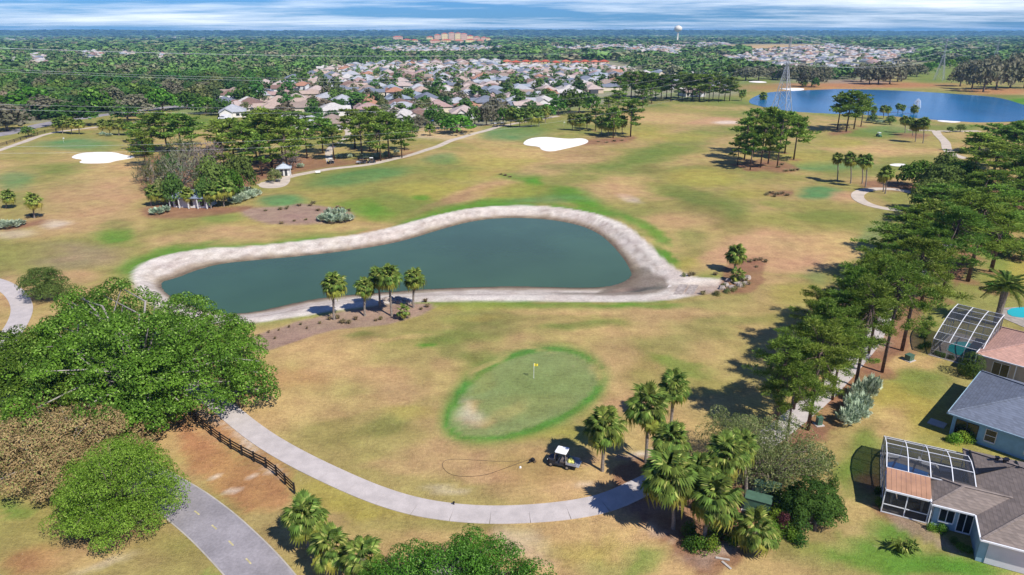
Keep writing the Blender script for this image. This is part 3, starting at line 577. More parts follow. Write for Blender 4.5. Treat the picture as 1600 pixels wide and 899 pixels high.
def clump_cloud(clumps, per_area, size, rng=RG, aspect=.75, jit=.45, under=.25, fill=.8, droop=0.0):
    """clumps: rows cx cy cz rx ry rz"""
    cs, os_ = [], []
    for cx, cy, cz, rx, ry, rz in clumps:
        n = max(6, int(per_area * (rx * ry + rx * rz + ry * rz) * 4.2 / 3))
        d = rng.normal(size=(n, 3)); d /= np.linalg.norm(d, axis=1)[:, None]
        k = (d[:, 2] > -.25) | (rng.random(n) < under); d = d[k]; r = rng.uniform(fill, 1.06, len(d)) ** .8
        p = d * r[:, None] * np.array([rx, ry, rz]) + np.array([cx, cy, cz]); cs.append(p); os_.append(d + np.array([0, 0, .25]))
    return leaves(np.vstack(cs), np.vstack(os_), size, aspect, jit, rng, droop, jit > 1.25)
def dome_clumps(Rw, Hh, z0, nc, rc, rng, core=True, flat=.7, rag=.18):
    out = []; ga = 2.399963
    lob = rng.uniform(0, 6.28, 3)
    for i in range(nc):
        u = (i + .5) / nc; th_ = i * ga + rng.uniform(-.5, .5); el = math.asin(min(1, u * 1.15 - .12)) if u * 1.15 - .12 < 1 else 1.4
        k = 1 + rag * (math.sin(2 * th_ + lob[0]) + .7 * math.sin(3 * th_ + lob[1])) * math.cos(el) + rng.uniform(-.12, .10)
        rr = rc * rng.uniform(.7, 1.3)
        k *= rng.uniform(.90, 1.06); out.append((math.cos(th_) * math.cos(el) * (Rw - rr * .7) * k, math.sin(th_) * math.cos(el) * (Rw - rr * .7) * k, z0 + max(0, math.sin(el)) * (Hh - z0 - rr * .6) * (1 + rng.uniform(-.14, .06)) + min(0, math.sin(el)) * rc, rr, rr, rr * flat))
    if core:
        for i in range(max(3, nc // 5)):
            a = rng.uniform(0, 6.28); q = Rw * .55 * math.sqrt(rng.random()); out.append((q * math.cos(a), q * math.sin(a), z0 + (Hh - z0) * rng.uniform(.2, .6), rc * 1.3, rc * 1.3, rc * .9))
    return out
def limbs(mb, clumps, H0, r0, rng, frac=.5, n=5, lean=(0, 0)):
    """trunk forking into limbs that run to the clumps"""
    top = Vector((lean[0], lean[1], H0)); mb.tube([(0, 0, -.3), (lean[0] * .3, lean[1] * .3, H0 * .5), top], [r0 * 1.25, r0, r0 * .8], 8)
    for c in clumps:
        if rng.random() > frac: continue
        e = Vector(c[:3]); s = top * rng.uniform(.72, 1.0); kk = (e - s).length * .14; mid = s.lerp(e, .5) + Vector((rng.uniform(-kk, kk), rng.uniform(-kk, kk), rng.uniform(-.2, kk * 1.6)))
        mb.tube([s, mid, e], [r0 * .34, r0 * .18, r0 * .05], n)
PROTO = {}
def proto_tree(key, clumps, per, size, leafm, H0, r0, barkm=bark, rng=RG, aspect=.75, jit=.5, frac=.25, under=.25, fill=.75, lean=(0, 0), droop=0.):
    v, f = clump_cloud(clumps, per, size, rng, aspect, jit, under, fill, droop)
    crown = mesh_np('crown_' + key, v, f, [leafm]); mb = MB(); limbs(mb, clumps, H0, r0, rng, frac, 5, lean); tm = mb.mesh('trunk_' + key, barkm, True)
    hi = v[:, 2].max(); w = np.percentile(np.abs(v[:, 0]), 98) * 2
    PROTO[key] = (crown, tm, w, hi); return key
def place(key, name, x, y, w=None, h=None, rz=None, leafm=None, z=None):
    crown, tm, w0, h0 = PROTO[key]; z = th(x, y) if z is None else z
    kx = (w / w0) if w else 1.0; kz = (h / h0) if h else kx
    r = put(name, None, None, (x, y, z), random.uniform(0, 6.28) if rz is None else rz, (kx, kx, kz))
    put('trunk', tm, r); c = put('crown', crown, r)
    if leafm is not None: c.material_slots[0].link = 'OBJECT'; c.material_slots[0].material = leafm
    return r
LOD = {0: (.34, 26.0), 1: (.55, 12.0), 2: (.95, 4.2), 3: (1.6, 1.6)}
rg = np.random.default_rng(11)
for lod in (1, 2, 3):
    s, pa = LOD[lod]
    for k in range(3 if lod < 3 else 2):
        proto_tree(f'oak{lod}{k}', dome_clumps(5, 7.5, 2.2, (34, 28, 20)[lod - 1], 1.35, rg), pa, s, L_DARK, 2.2, .28, bark, rg)
        proto_tree(f'round{lod}{k}', dome_clumps(3.6, 8, 2.6, (24, 20, 14)[lod - 1], 1.2, rg), pa, s, L_MID, 2.6, .25, bark, rg)
def pine_clumps(R, Hh, z0, n, rng, rc=.8):
    """tufts strung along separate boughs of very unequal length, with air between the boughs"""
    out = []; nb_ = max(13, n // 5)
    for j in range(nb_):
        u = (j + rng.uniform(.1, .9)) / nb_; z = z0 + (Hh - z0) * u ** .85; a = j * 2.4 + rng.uniform(-.6, .6)
        l = R * rng.uniform(.55, 1.3) * (1.0 - .78 * max(0, u - .3)) * (.7 + .3 * min(1, u / .2))
        for i in range(5):
            q = l * (.32 + .68 * (i + rng.random()) / 5); s_ = rng.normal(0, .11) * l; r_ = rc * rng.uniform(.6, 1.25)
            out.append((q * math.cos(a) - s_ * math.sin(a), q * math.sin(a) + s_ * math.cos(a), z + .16 * q + rng.uniform(-.35, .45), r_, r_, r_ * .7))
    for i in range(5): out.append((rng.normal(0, .3), rng.normal(0, .3), Hh - rng.uniform(-.3, 1.4), rc * .8, rc * .8, rc * .8))
    return out
for lod in (0, 1, 2):
    s, pa = ((.38, 78), (.48, 38.0), (.8, 11.0))[lod]
    for k in range(3):
        cl = pine_clumps(3.4, 15, 4.6 + k * .8, (115, 95, 75)[lod], rg, (.64, .70, .82)[lod])
        proto_tree(f'pine{lod}{k}', cl, pa, s, L_PINE, 13.5, .13, barkp, rg, aspect=(.17, .24, .36)[lod], jit=1.3, frac=.35, under=.6, fill=.12)
def shrub_mesh(key, R, Hh, m, size=.22, per=14, aspect=.7, nc=14, rc=.5, droop=0., jit=.8):
    v, f = clump_cloud(dome_clumps(R, Hh, .15, nc, rc, rg, True, .8), per, size, rg, aspect, jit, .5, .6, droop)
    me = mesh_np(key, v, f, [m]); PROTO[key] = (me, None, R * 2, v[:, 2].max()); return me
shrub_mesh('shrub_dark', 1.0, 1.6, L_DARK, .15, 70); shrub_mesh('shrub_green', 1.0, 1.4, L_OAK, .15, 70)
shrub_mesh('shrub_yellow', 1.0, 1.3, L_BRIGHT, .15, 70); shrub_mesh('shrub_red', 1.0, 1.3, L_RED, .15, 70); shrub_mesh('shrub_olive', 1.0, 1.4, L_OLIVE, .16, 50)
for k in range(3): proto_tree(f'bare{k}', dome_clumps(4, 7.5, 1.8, 26, 1.2, rg), 3.2, .9, L_BARE, 2.0, .2, barkg, rg, aspect=.16, jit=1.5, frac=.9, under=.8, fill=.1)
v_, f_ = clump_cloud([(0, 0, .9, .95, .95, .95)] + [(math.cos(a) * .35, math.sin(a) * .35, .5, .6, .6, .5) for a in (0, 2, 4)], 420, .09, rg, .7, .5, .8, .93); PROTO['shrub_ball'] = (mesh_np('round_bush', v_, f_, [L_DARK]), None, 1.95, 1.85)
def shrub(key, name, x, y, w, h, rz=None):
    me, _, w0, h0 = PROTO[key]; return put(name, me, None, (x, y, th(x, y) - .05), random.uniform(0, 6.28) if rz is None else rz, (w / w0, w / w0, h / h0))
# ------------------------------------------------------------------ palms
def frond_mesh(key, m, petiole=.75, rad=.95, n=16, droop=.5, wid=.19, spread=2.9):
    """fan leaf of a cabbage palm: stalk, then a fan of narrow leaflets that droop at their tips; points along +X"""
    mb = MB(); mb.tube([(0, 0, 0), (petiole * .6, 0, .06), (petiole, 0, .02)], [.03, .022, .016], 3, cap=False)
    for i in range(n):
        u = i / (n - 1) * 2 - 1; a = u * spread / 2; l = rad * (1 - .25 * abs(u)) * random.uniform(.9, 1.08); st = petiole + .28 * (1 - abs(u)) ; zs = -.02
        dx, dy = math.cos(a), math.sin(a); px, py = -dy, dx; fold = .10 * (1 if i % 2 else -1)
        p0 = Vector((st - .1, 0, zs)); p1 = p0 + Vector((dx, dy, .08)) * l * .55; p2 = p0 + Vector((dx * .92, dy * .92, 0)) * l + Vector((0, 0, -droop * l * random.uniform(.6, 1.2)))
        w_ = wid * .5; q = Vector((px, py, fold)) * w_
        i0 = len(mb.v); mb.v += [tuple(p0 - q * .3), tuple(p0 + q * .3), tuple(p1 + q), tuple(p1 - q), tuple(p2)]
        mb.f += [(i0, i0 + 1, i0 + 2, i0 + 3), (i0 + 3, i0 + 2, i0 + 4)]; mb.m += [0, 0]
    return mb.mesh(key, m)
FR = [frond_mesh(f'frond_{i}', L_PALM, random.uniform(.7, .95), random.uniform(.72, .9), droop=random.uniform(.35, .8)) for i in range(4)]
FRY = [frond_mesh(f'frond_yellow_{i}', L_PALMY, .8, 1.0, 13, .8) for i in range(2)]
FRD = [frond_mesh(f'frond_dead_{i}', L_DEAD, .7, .85, 10, 1.0, .13, 1.8) for i in range(2)]
def frond_set(n, rng, full=1.0):
    out = []
    for i in range(n):
        u = (i + .5) / n; el = math.radians(84 - 142 * u ** .9 + rng.uniform(-9, 9)); az = i * 2.399963 + rng.uniform(-.3, .3)
        kind = 'live' if u < .70 else ('yellow' if u < .90 else 'dead')
        out.append((az, el, kind, rng.uniform(.85, 1.12)))
    return out
def trunk_mesh(h, lean, r=.17):
    mb = MB(); n = 7; pts = [(lean[0] * (k / n) ** 1.6, lean[1] * (k / n) ** 1.6, h * k / n - (.3 if k == 0 else 0)) for k in range(n + 1)]
    mb.tube(pts, [r * (1.35 if k == 0 else 1.0 + .06 * math.sin(k * 2.3)) for k in range(n)] + [r * 1.25], 8)
    # old leaf bases under the crown
    for k in range(14):
        a = k * 2.4; z = h - .1 - .07 * k; x, y = lean[0] * (z / h) ** 1.6, lean[1] * (z / h) ** 1.6
        mb.bar((x + math.cos(a) * r, y + math.sin(a) * r, z - .12), (x + math.cos(a) * (r + .16), y + math.sin(a) * (r + .16), z + .16), .05, .03)
    return mb.mesh('palm_trunk_mesh', palmbark)
def palm(px, py, cpx, cpy, crown_px, name='sabal_palm', n=60, parts=True, yellow=True):
    """base pixel, crown-centre pixel and crown width in pixels"""
    x, y, z = GT(px, py); zc = top_z(x, y, cpy); h = max(1.0, zc - z - .1)
    d = (y * cP + (H - zc) * sP); lx = (cpx - px) / F * d * 1.0 - 0
    # lean sideways so that the crown centre sits over its pixel column
    Xc = (cpx - 800) / F * d; lean = (max(-h * .35, min(h * .35, Xc - x)), random.uniform(-.3, .3))
    R = crown_px / F * d / 2; k = R / 1.62
    r = put(name, None, None, (x, y, z)); put('trunk', trunk_mesh(h, lean), r)
    rng = random.Random(int(px * 13 + py * 7)); head = (lean[0], lean[1], h)
    if parts:
        for az, el, kd, s in frond_set(n, rng):
            me = rng.choice(FR if kd == 'live' else (FRY if kd == 'yellow' and yellow else FR if kd == 'yellow' else FRD))
            nm_ = 'dead_frond' if kd == 'dead' else 'frond'
            o = put(nm_, me, r, head); o.rotation_euler = (rng.uniform(-.35, .35), -el, az); o.scale = (k * s,) * 3
    else:
        o = put('crown', PALMC[rng.randrange(len(PALMC))], r, head, rng.uniform(0, 6.28), k)
    return r
def joined_crown(seed, n=46):
    rng = random.Random(seed); V_, Fq, mi = [], [], []; b = 0
    for az, el, kd, s in frond_set(n, rng):
        me = rng.choice(FR if kd == 'live' else (FRY if kd == 'yellow' else FRD)); mm = {'live': 0, 'yellow': 1, 'dead': 2}[kd]
        from mathutils import Euler
        R = Euler((rng.uniform(-.35, .35), -el, az)).to_matrix() * s
        V_ += [tuple(R @ v.co) for v in me.vertices]; Fq += [tuple(i + b for i in p.vertices) for p in me.polygons]; mi += [mm] * len(me.polygons); b = len(V_)
    m2 = bpy.data.meshes.new('palm_crown'); m2.from_pydata(V_, [], Fq)
    for m_ in (L_PALM, L_PALMY, L_DEAD): m2.materials.append(m_)
    m2.polygons.foreach_set('material_index', mi); m2.update(); return m2
PALMC = [joined_crown(s) for s in (1, 2, 3)]
# ------------------------------------------------------------------ the big near trees, each with its own crown
def hero(name, label, cat, base, discs, leafm, size, per, rc, H0=3.0, r0=.45, barkm=bark, frac=.5, aspect=.75, jit=.45, under=.3, nper=2.2, group=None, seed=1, droop=0., flat=.7, fill=.7, floor=.12):
    """discs: (x, y, radius, top height) lobes of the crown in the world"""
    rng = np.random.default_rng(seed); bx, by = base; bz = th(bx, by); cl = []
    for (x, y, r, h) in discs:
        n = int(nper * 1.0 * r * r / (rc * rc)) + 5
        for c in dome_clumps(r, h, max(1.2, h * (.22 + floor)), n, rc, rng, True, flat, .2): cl.append((c[0] + x - bx, c[1] + y - by, c[2], c[3], c[4], c[5]))
    v, f = clump_cloud(cl, per * 6.4, size * .74, rng, aspect, jit, .08, .82, droop); v[:, 2] = np.maximum(v[:, 2], .25)
    mb = MB(); limbs(mb, cl, H0, r0, rng, frac * .35, 5)
    r = thing(name, label, cat, (bx, by, bz), 0, group); put('trunk', mb.mesh('trunk', barkm, True), r)
    put('crown', mesh_np('crown', v, f, [leafm]), r); soil(bx, by, max(2, discs[0][2] * .8), 'B', .45); return r
def D(px, py, z, r, h):
    x, y = G(px, py, z); return (x, y, r, h)
hero('live_oak', 'huge spreading live oak with deep green crown between pond and road', 'tree', G(225, 640),
     [D(215, 545, 9, 10.5, 12.5), D(120, 520, 8, 7.5, 11), D(300, 572, 6, 7.0, 9.5), D(362, 512, 6, 3.6, 8), D(385, 590, 4, 3.3, 6.0), D(222, 636, 4, 4.2, 6.2), D(290, 480, 8, 5.0, 10), D(180, 465, 8.5, 5.0, 11), D(120, 480, 7, 4, 9.5)], L_OAK, .30, 9.0, 1.05, 3.2, .7, barkg, .45, seed=3, jit=.38)
hero('live_oak', 'broad live oak at the left picture edge beyond the bronze tree', 'tree', G(60, 610),
     [D(40, 570, 6, 7.5, 9), D(0, 560, 6, 7, 9), D(110, 600, 5, 5.5, 7.5), D(-30, 600, 5, 6, 8)], L_OAK, .30, 9, 1.05, 2.6, .5, barkg, .45, seed=4, jit=.38)
hero('bronze_oak', 'wide oak in bronze brown flower in front of the huge live oak', 'tree', G(110, 745),
     [D(60, 690, 4, 5.5, 6.6), D(130, 680, 4, 5.8, 6.8), D(170, 668, 3.5, 3.8, 5.8), D(20, 700, 3.5, 4.5, 6), D(100, 720, 3.5, 4.0, 5.2), D(60, 640, 3.5, 4, 5.5)], L_BROWN, .21, 15, .95, 1.8, .35, barkg, .9, seed=5)
hero('bright_tree', 'bright yellow-green spring tree beside the asphalt road', 'tree', G(165, 820),
     [D(180, 765, 4, 4.6, 8.6), D(195, 745, 4, 3.8, 8.0), D(225, 740, 3.5, 3.6, 6.4), D(130, 780, 3, 3.2, 5.2), D(190, 815, 2, 3.0, 4.0), D(245, 775, 2.5, 2.2, 4.2), D(120, 745, 3, 2.2, 5), D(150,800,2.5,3.2,4.2)], L_BRIGHT, .20, 17, .8, 1.8, .25, bark, .9, seed=6, aspect=.5, jit=.8)
hero('bright_tree', 'leafy bright green tree cut by the bottom picture edge', 'tree', G(715, 985),
     [D(705, 905, 4, 4.0, 6.6), D(640, 905, 3.5, 3.2, 5.8), D(770, 895, 3.5, 3.2, 6.0), D(825, 915, 3, 2.4, 4.8), D(590, 915, 3, 2.4, 4.6), D(740, 870, 3, 2.4, 5.2)], L_OAK, .19, 20, .7, 1.5, .22, barkg, .9, seed=7, aspect=.6)
hero('round_tree', 'small round olive-green tree beside the curved path behind the oak', 'tree', G(66, 462), [D(66, 440, 3, 4.0, 5.6), D(78,452,2,2.6,3.6)], L_MID, .22, 14, .8, 1.6, .22, bark, .6, seed=8)
hero('olive_tree', 'loose grey-green willowy tree behind the palm cluster', 'tree', G(1195, 768), [D(1165, 690, 4, 3.8, 6.6), D(1225, 690, 4, 4.0, 6.8), D(1200, 725, 3, 3.6, 5.4), D(1125, 660, 4, 2.2, 5.6), D(1255, 720, 3, 2.4, 5.2)], L_OLIVE, .20, 13, .75, 2, .25, bark, .9, seed=9, aspect=.45, jit=1.1)
hero('dark_shrub_tree', 'dense dark green rounded tree at the right of the palm cluster', 'tree', G(1272, 828), [D(1270, 785, 2, 2.6, 4.2), D(1290, 800, 1.5, 1.8, 3.2), D(1245, 790, 1.5, 1.8, 3.0)], L_DARK, .19, 40, .55, 1.0, .18, bark, .5, seed=10, fill=.85, floor=-.1)
# ------------------------------------------------------------------ palms near the green, the pond and the cart path
WP = ('beside the cart path and green', 'palm', 'cabbage palms round the green')
def lab(o, l, c='palm', g=None): tag(o, l, c, g); return o
lab(palm(941, 736, 945, 667, 68), 'cabbage palm standing nearest the parked utility cart')
lab(palm(1009, 723, 1013, 637, 74), 'tall cabbage palm just right of the palm nearest the cart')
lab(palm(1048, 668, 1054, 605, 56), 'cabbage palm beyond the tall palm, its trunk hidden')
lab(palm(1052, 826, 1046, 742, 96), 'dark full palm overhanging the path where it enters the shade')
lab(palm(1060, 770, 1050, 690, 66), 'cabbage palm above the dark full palm over the path')
lab(palm(1098, 850, 1117, 778, 84), 'palm with a leaning pale trunk among green shrubs')
lab(palm(1130, 790, 1136, 712, 74), 'palm in the middle of the dense palm cluster')
lab(palm(1165, 780, 1160, 700, 56, yellow=True), 'palm with yellowing lower fronds beside the green boxes')
lab(palm(1182, 862, 1180, 826, 76, n=30), 'low bushy palm in front of the green utility boxes')
lab(palm(1102, 805, 1094, 738, 66), 'palm tucked between the dark full palm and the leaning palm')
lab(palm(482, 856, 477, 806, 72), 'palm at the end of the black rail fence')
lab(palm(512, 905, 516, 858, 76, n=30), 'low palm between the fence-end palm and the bright tree')
lab(palm(566, 925, 566, 872, 68, n=30), 'palm half hidden by the leafy tree at the bottom')
for (a, b, c, d, w, l) in [(522,500,521,445,42,'solitary palm, leftmost beside the near pond shore'), (570,494,570,450,36,'shorter second palm on the near pond shore'), (594,480,592,433,38,'dark palm standing behind two others on the near pond shore'), (612,494,607,433,44,'tallest middle palm on the near pond shore'), (646,481,647,436,38,'rightmost palm on the near pond shore with a shaggy brown centre')]:
    lab(palm(a, b, c, d, w), l)
lab(palm(630, 500, 630, 486, 26, n=20), 'low green palmetto at the feet of the pond palms')
lab(palm(1147, 425, 1150, 397, 34), 'solitary palm at the right end of the pond')
lab(palm(1152, 440, 1152, 428, 28, n=20), 'low palm on the rocks at the right end of the pond')
for g_, lst in {
 ('beside the looping cart path', 'palm', 'palms by the looping path'): [(1308,283,1309,247,20),(1329,287,1328,248,24),(1347,287,1346,250,20),(1352,293,1354,252,24),(1383,303,1386,270,26),(1380,300,1380,276,20)],
 ('on the left field edge', 'palm', 'palms on the left field'): [(10,326,11,307,24),(54,341,52,313,28),(40,328,40,318,14)][:2],
 ('on the near lake shore', 'palm', 'palms by the lake'): [(1402,181,1404,166,10),(1410,181,1411,168,11),(1427,183,1429,170,14),(1414,208,1414,188,16),(1380,186,1381,170,13),(1387,186,1388,171,12),(1356,185,1357,168,12),(1366,186,1366,171,12),(1430,222,1431,196,20),(1442,224,1444,193,22),(1426,212,1424,190,16)],
 ('around the pump house', 'palm', 'palms around the pump house'): [(350,323,351,292,34),(330,326,329,298,28),(236,322,240,300,28),(262,320,260,300,30),(297,325,293,303,24),(318,312,316,292,26)],
 ('in the clump between fairway and houses', 'palm', 'palms behind the central bunker'): [(798,198,799,178,22),(812,199,813,180,24),(830,199,829,179,24),(842,198,841,180,22),(852,192,852,174,18),(894,204,895,186,20),(906,205,906,188,22),(917,202,917,185,18),(940,212,940,191,22),(950,214,951,193,24),(962,213,961,192,22),(972,210,972,190,20),(1158,158,1160,146,14),(1192,160,1193,150,14)],
 ('beside the far road at the left', 'palm', 'palms by the far road'): [(88,208,90,192,18),(98,209,100,190,20),(112,210,113,192,18),(124,210,125,193,16),(160,210,160,194,18),(172,211,172,195,18),(186,212,187,194,20),(200,212,200,196,18)],
}.items():
    for a, b, c, d, w in lst: enlist(palm(a, b, c, d, w, parts=False), g_, 'cabbage palm')
# canary date palm by the pink-roofed house
def date_palm(px, py, cpx, cpy, R):
    x, y, z = GT(px, py); zc = top_z(x, y, cpy); h = max(2, zc - z)
    r = thing('date_palm', 'big date palm with long arching fronds beyond the arched pool cage', 'palm', (x, y, z))
    mb = MB(); mb.tube([(0, 0, -.2), (0, 0, h * .5), (0, 0, h * .9), (0, 0, h)], [.5, .42, .5, .35], 10); mb.build('trunk', palmbark, r)
    ms = []
    for s in range(3):
        mb = MB(); pts = []
        for k in range(9):
            u = k / 8; pts.append(Vector((R * u * (1 - .1 * u), 0, R * (.35 * u - .75 * u * u))))
        mb.tube(pts, [.045 * (1 - .8 * k / 8) for k in range(9)], 3)
        for k in range(34):
            u = .12 + .88 * k / 33; j = min(7, int(u * 8)); p = pts[j].lerp(pts[j + 1], u * 8 - j) if j < 8 else pts[8]; l = .55 * math.sin(min(1, u * 1.6) * 1.57) * (1.15 - .6 * u) + .12
            for sd in (-1, 1):
                q = p + Vector((l * .55, sd * l * .9, -l * random.uniform(.25, .6))); w_ = Vector((.045, 0, .02)); mb.face([p - w_, p + w_, q + w_ * .4, q - w_ * .4])
        ms.append(mb.mesh(f'date_frond_{s}', L_PALM if s < 2 else L_MID))
    for i in range(46):
        u = i / 46; o = put('frond', ms[i % 3], r, (0, 0, h)); o.rotation_euler = (random.uniform(-.2, .2), -math.radians(72 - 85 * u), i * 2.4); o.scale = (random.uniform(.85, 1.1),) * 3
    return r
date_palm(1556, 508, 1556, 452, 3.6)
# ------------------------------------------------------------------ pines of the right-hand belt
PB = ('in the pine belt by the backyards', 'pine tree', 'pines between fairway and houses')
def tree(key, name, px, py, pytop, wpx, grp, look, leafm=None, dirt=0):
    if name == 'pine_tree': wpx *= 1.12
    x, y, z = GT(px, py); h = top_z(x, y, pytop) - z; d = y * cP + (H - z - h * .7) * sP; w = wpx / F * d
    o = place(key, name, x, y, w, h, leafm=leafm, z=z)
    if dirt: soil(x, y, dirt)
    enlist(o, grp, look); return o
def pk(d): return f"pine{0 if d < 115 else 1 if d < 190 else 2}{random.randrange(3)}"
for px, py, pt, w, fr in [(1212,672,520,92,0),(1262,672,500,110,0),(1240,640,540,84,0),(1345,520,388,84,0),(1318,560,412,84,0),(1228,690,560,74,0),(1462,350,286,76,0),(1585,320,236,80,0),(1520,275,205,66,1),(1425,440,336,76,1),(1385,440,346,74,0),(1415,400,318,74,0),(1300,625,500,84,0),(1282,618,470,92,0),(1336,604,430,100,0),(1300,580,452,88,0),(1378,582,404,100,0),(1357,553,398,86,0),(1409,548,370,104,0),(1268,556,448,72,0),
   (1400,480,372,84,0),(1440,470,352,84,1),(1470,470,318,104,0),(1512,440,300,100,1),(1450,410,312,84,0),(1548,425,318,90,1),(1500,380,290,90,0),(1572,372,292,90,1),(1600,360,262,80,0),(1530,345,262,84,1),(1545,300,218,80,0),(1610,300,196,76,0),(1575,262,190,70,0),(1610,245,184,60,0),(1550,240,192,56,0),(1590,230,188,50,0)]:
    x, y = G(px, py); tree(pk(y), 'pine_tree', px, py, pt, w, PB, 'fresh green pine' if fr else 'dark green pine', L_PINE2 if fr else None, 2.4)
for px, py, pt, w, k in [(1432,292,248,62,1),(1468,305,256,66,0),(1500,290,250,60,1),(1475,280,236,50,0),(1510,330,270,60,1),(1450,330,278,60,0),(1595,405,378,60,0),(1560,395,362,44,1),(1610,300,270,60,0),(1555,455,438,30,1)]:
    x, y = G(px, py); tree(f'oak1{random.randrange(3)}', 'oak_tree', px, py, pt, w, ('among the pines of the backyard belt', 'tree', 'oaks between the backyard pines'), 'leafy green oak' if k else 'olive green oak', L_OAK if k else L_MID, 2.5)
# pines left of the golf hut, and the pump house grove
PG = ('in the grove left of the golf hut', 'pine tree', 'pines of the grove by the golf hut')
for px, py, pt, w in [(222,222,188,40),(240,235,178,50),(262,238,171,54),(285,240,176,50),(300,228,180,44),(228,260,205,38),(345,238,186,50),(366,250,183,48),(385,262,190,50),(352,268,212,44),(402,255,178,50),(425,262,166,56),(442,250,182,44),(450,272,198,44),(410,275,206,44),(462,255,178,46),(480,248,186,40),(400,240,172,44),(505,240,182,40),(522,250,196,34),(555,232,168,44),(566,248,176,40),(590,238,163,42),(608,248,172,44),(628,247,186,36),(595,252,192,40),(578,236,172,36),(632,235,190,30),(470,215,172,40),(440,218,170,44)]:
    x, y = G(px, py); tree(pk(y), 'pine_tree', px, py, pt, w, PG, 'dark green pine', random.choice([None, None, L_PINE2]), 2.6)
for px, py, pt, w, lm, lk in [(250,300,240,50,L_GREYG,'grey-green half-bare tree'),(285,310,232,64,L_GREYG,'grey-brown half-bare tree'),(312,300,222,60,L_BARE,'pinkish bare-twigged tree'),(335,305,240,54,L_MID,'olive leafy tree'),(380,300,240,48,L_MID,'olive leafy tree'),(365,312,262,44,L_OAK,'green leafy tree'),(275,322,268,40,L_MID,'olive leafy tree'),(325,324,272,36,L_MID,'olive leafy tree'),(255,320,276,34,L_OLIVE,'low olive tree'),(290,262,212,50,L_GREYG,'grey-green half-bare tree'),(330,275,214,48,L_BARE,'pinkish bare-twigged tree'),(232,285,246,40,L_GREYG,'grey-green half-bare tree'),(455,262,232,34,L_BARE,'small bare pinkish tree'),(225,245,215,40,L_DARK,'dark leafy tree'),(430,285,262,26,L_OLIVE,'low olive tree'),(268,280,238,44,L_DARK,'dark leafy tree')]:
    tree(f'oak1{random.randrange(3)}' if lm is not L_BARE and lm is not L_GREYG else f'bare{random.randrange(3)}', 'broadleaf_tree', px, py, pt, w, ('in the grove by the pump house', 'tree', 'broadleaf trees by the pump house'), lk, (L_OLIVE if lm is L_GREYG and random.random() < .5 else lm), 2.4)
PM = ('in the island grove right of the fairway', 'pine tree', 'pines of the fairway island')
for px, py, pt, w in [(1163,250,180,38),(1176,240,168,42),(1188,262,180,40),(1200,256,164,46),(1214,262,170,40),(1226,240,172,42),(1240,250,178,38),(1195,238,172,40),(1152,258,212,26),(1172,266,206,28)]:
    x, y = G(px, py); tree(pk(y), 'pine_tree', px, py, pt, w, PM, 'green pine', None, 2.6)
for px, py, pt, w in [(1308,203,146,32),(1322,206,140,38),(1334,202,142,34),(1345,198,150,24)]: tree(f'pine2{random.randrange(3)}', 'pine_tree', px, py, pt, w, ('on the near lake shore', 'pine tree', 'pines on the near lake shore'), 'dense round pine', None, 3)
for px, py, pt, w in [(985,214,153,38),(958,216,165,30),(930,205,168,26),(950,190,150,26),(965,180,140,26),(1003,176,132,26),(1018,162,128,24)]: tree(f'pine2{random.randrange(3)}', 'pine_tree', px, py, pt, w, ('behind the central bunker', 'pine tree', 'pines behind the central bunker'), 'airy dark pine', None, 2)
tree('oak20', 'oak_tree', 714, 208, 178, 56, ('', 'tree', None), 'lone spreading green oak on bare sand behind the fairway', L_OAK)
CL.pop(('', 'tree', None))[0][0]['label'] = 'lone spreading green oak on bare sand behind the fairway'
for o in C.objects:
    if o.get('label', '').startswith('lone spreading'): o['category'] = 'tree'
R1 = ('in the row along the backyards behind the fairway', 'tree', 'trees along the backyards behind the fairway')
for px, py, pt, w, k in [(638,215,180,30,3),(655,200,178,26,2),(674,196,166,30,0),(690,202,170,28,0),(742,196,164,30,3),(760,196,160,30,2),(772,190,150,34,2),(786,194,168,26,0),(800,188,164,26,0),(815,190,168,28,0),(835,190,165,30,0),(852,185,162,30,1),(872,180,150,30,0),(890,178,138,36,0),(905,176,142,32,0),(925,176,146,28,1),(872,172,152,26,1),(645,212,190,20,2),(672,212,192,18,1),(730,178,162,20,0),(700,190,176,20,1),(860,162,146,22,0)]:
    tree(f'{random.choice(["oak","round"])}2{random.randrange(2)}', 'broadleaf_tree', px, py, pt, w, R1, ['dark green tree', 'green tree', 'grey-brown tree', 'light olive tree'][k], [L_DARK, L_OAK, L_GREYG, L_MID][k], 1.5)
R2_ = ('in the tall row left of the lake', 'pine tree', 'pines in the row left of the lake')
for i in range(22):
    px = 968 + i * 8.2 + random.uniform(-2, 2); py = 150 + i * .25 + random.uniform(-2, 3); tree(f'pine2{random.randrange(3)}', 'pine_tree', px, py + 3, py - 36 + random.uniform(-6, 4) - (6 if 12 < i < 20 else 0), random.uniform(20, 30), R2_, 'dark green pine', random.choice([None, L_MID]))
R3_ = ('on the far shore of the lake', 'tree', 'grey oaks beyond the lake')
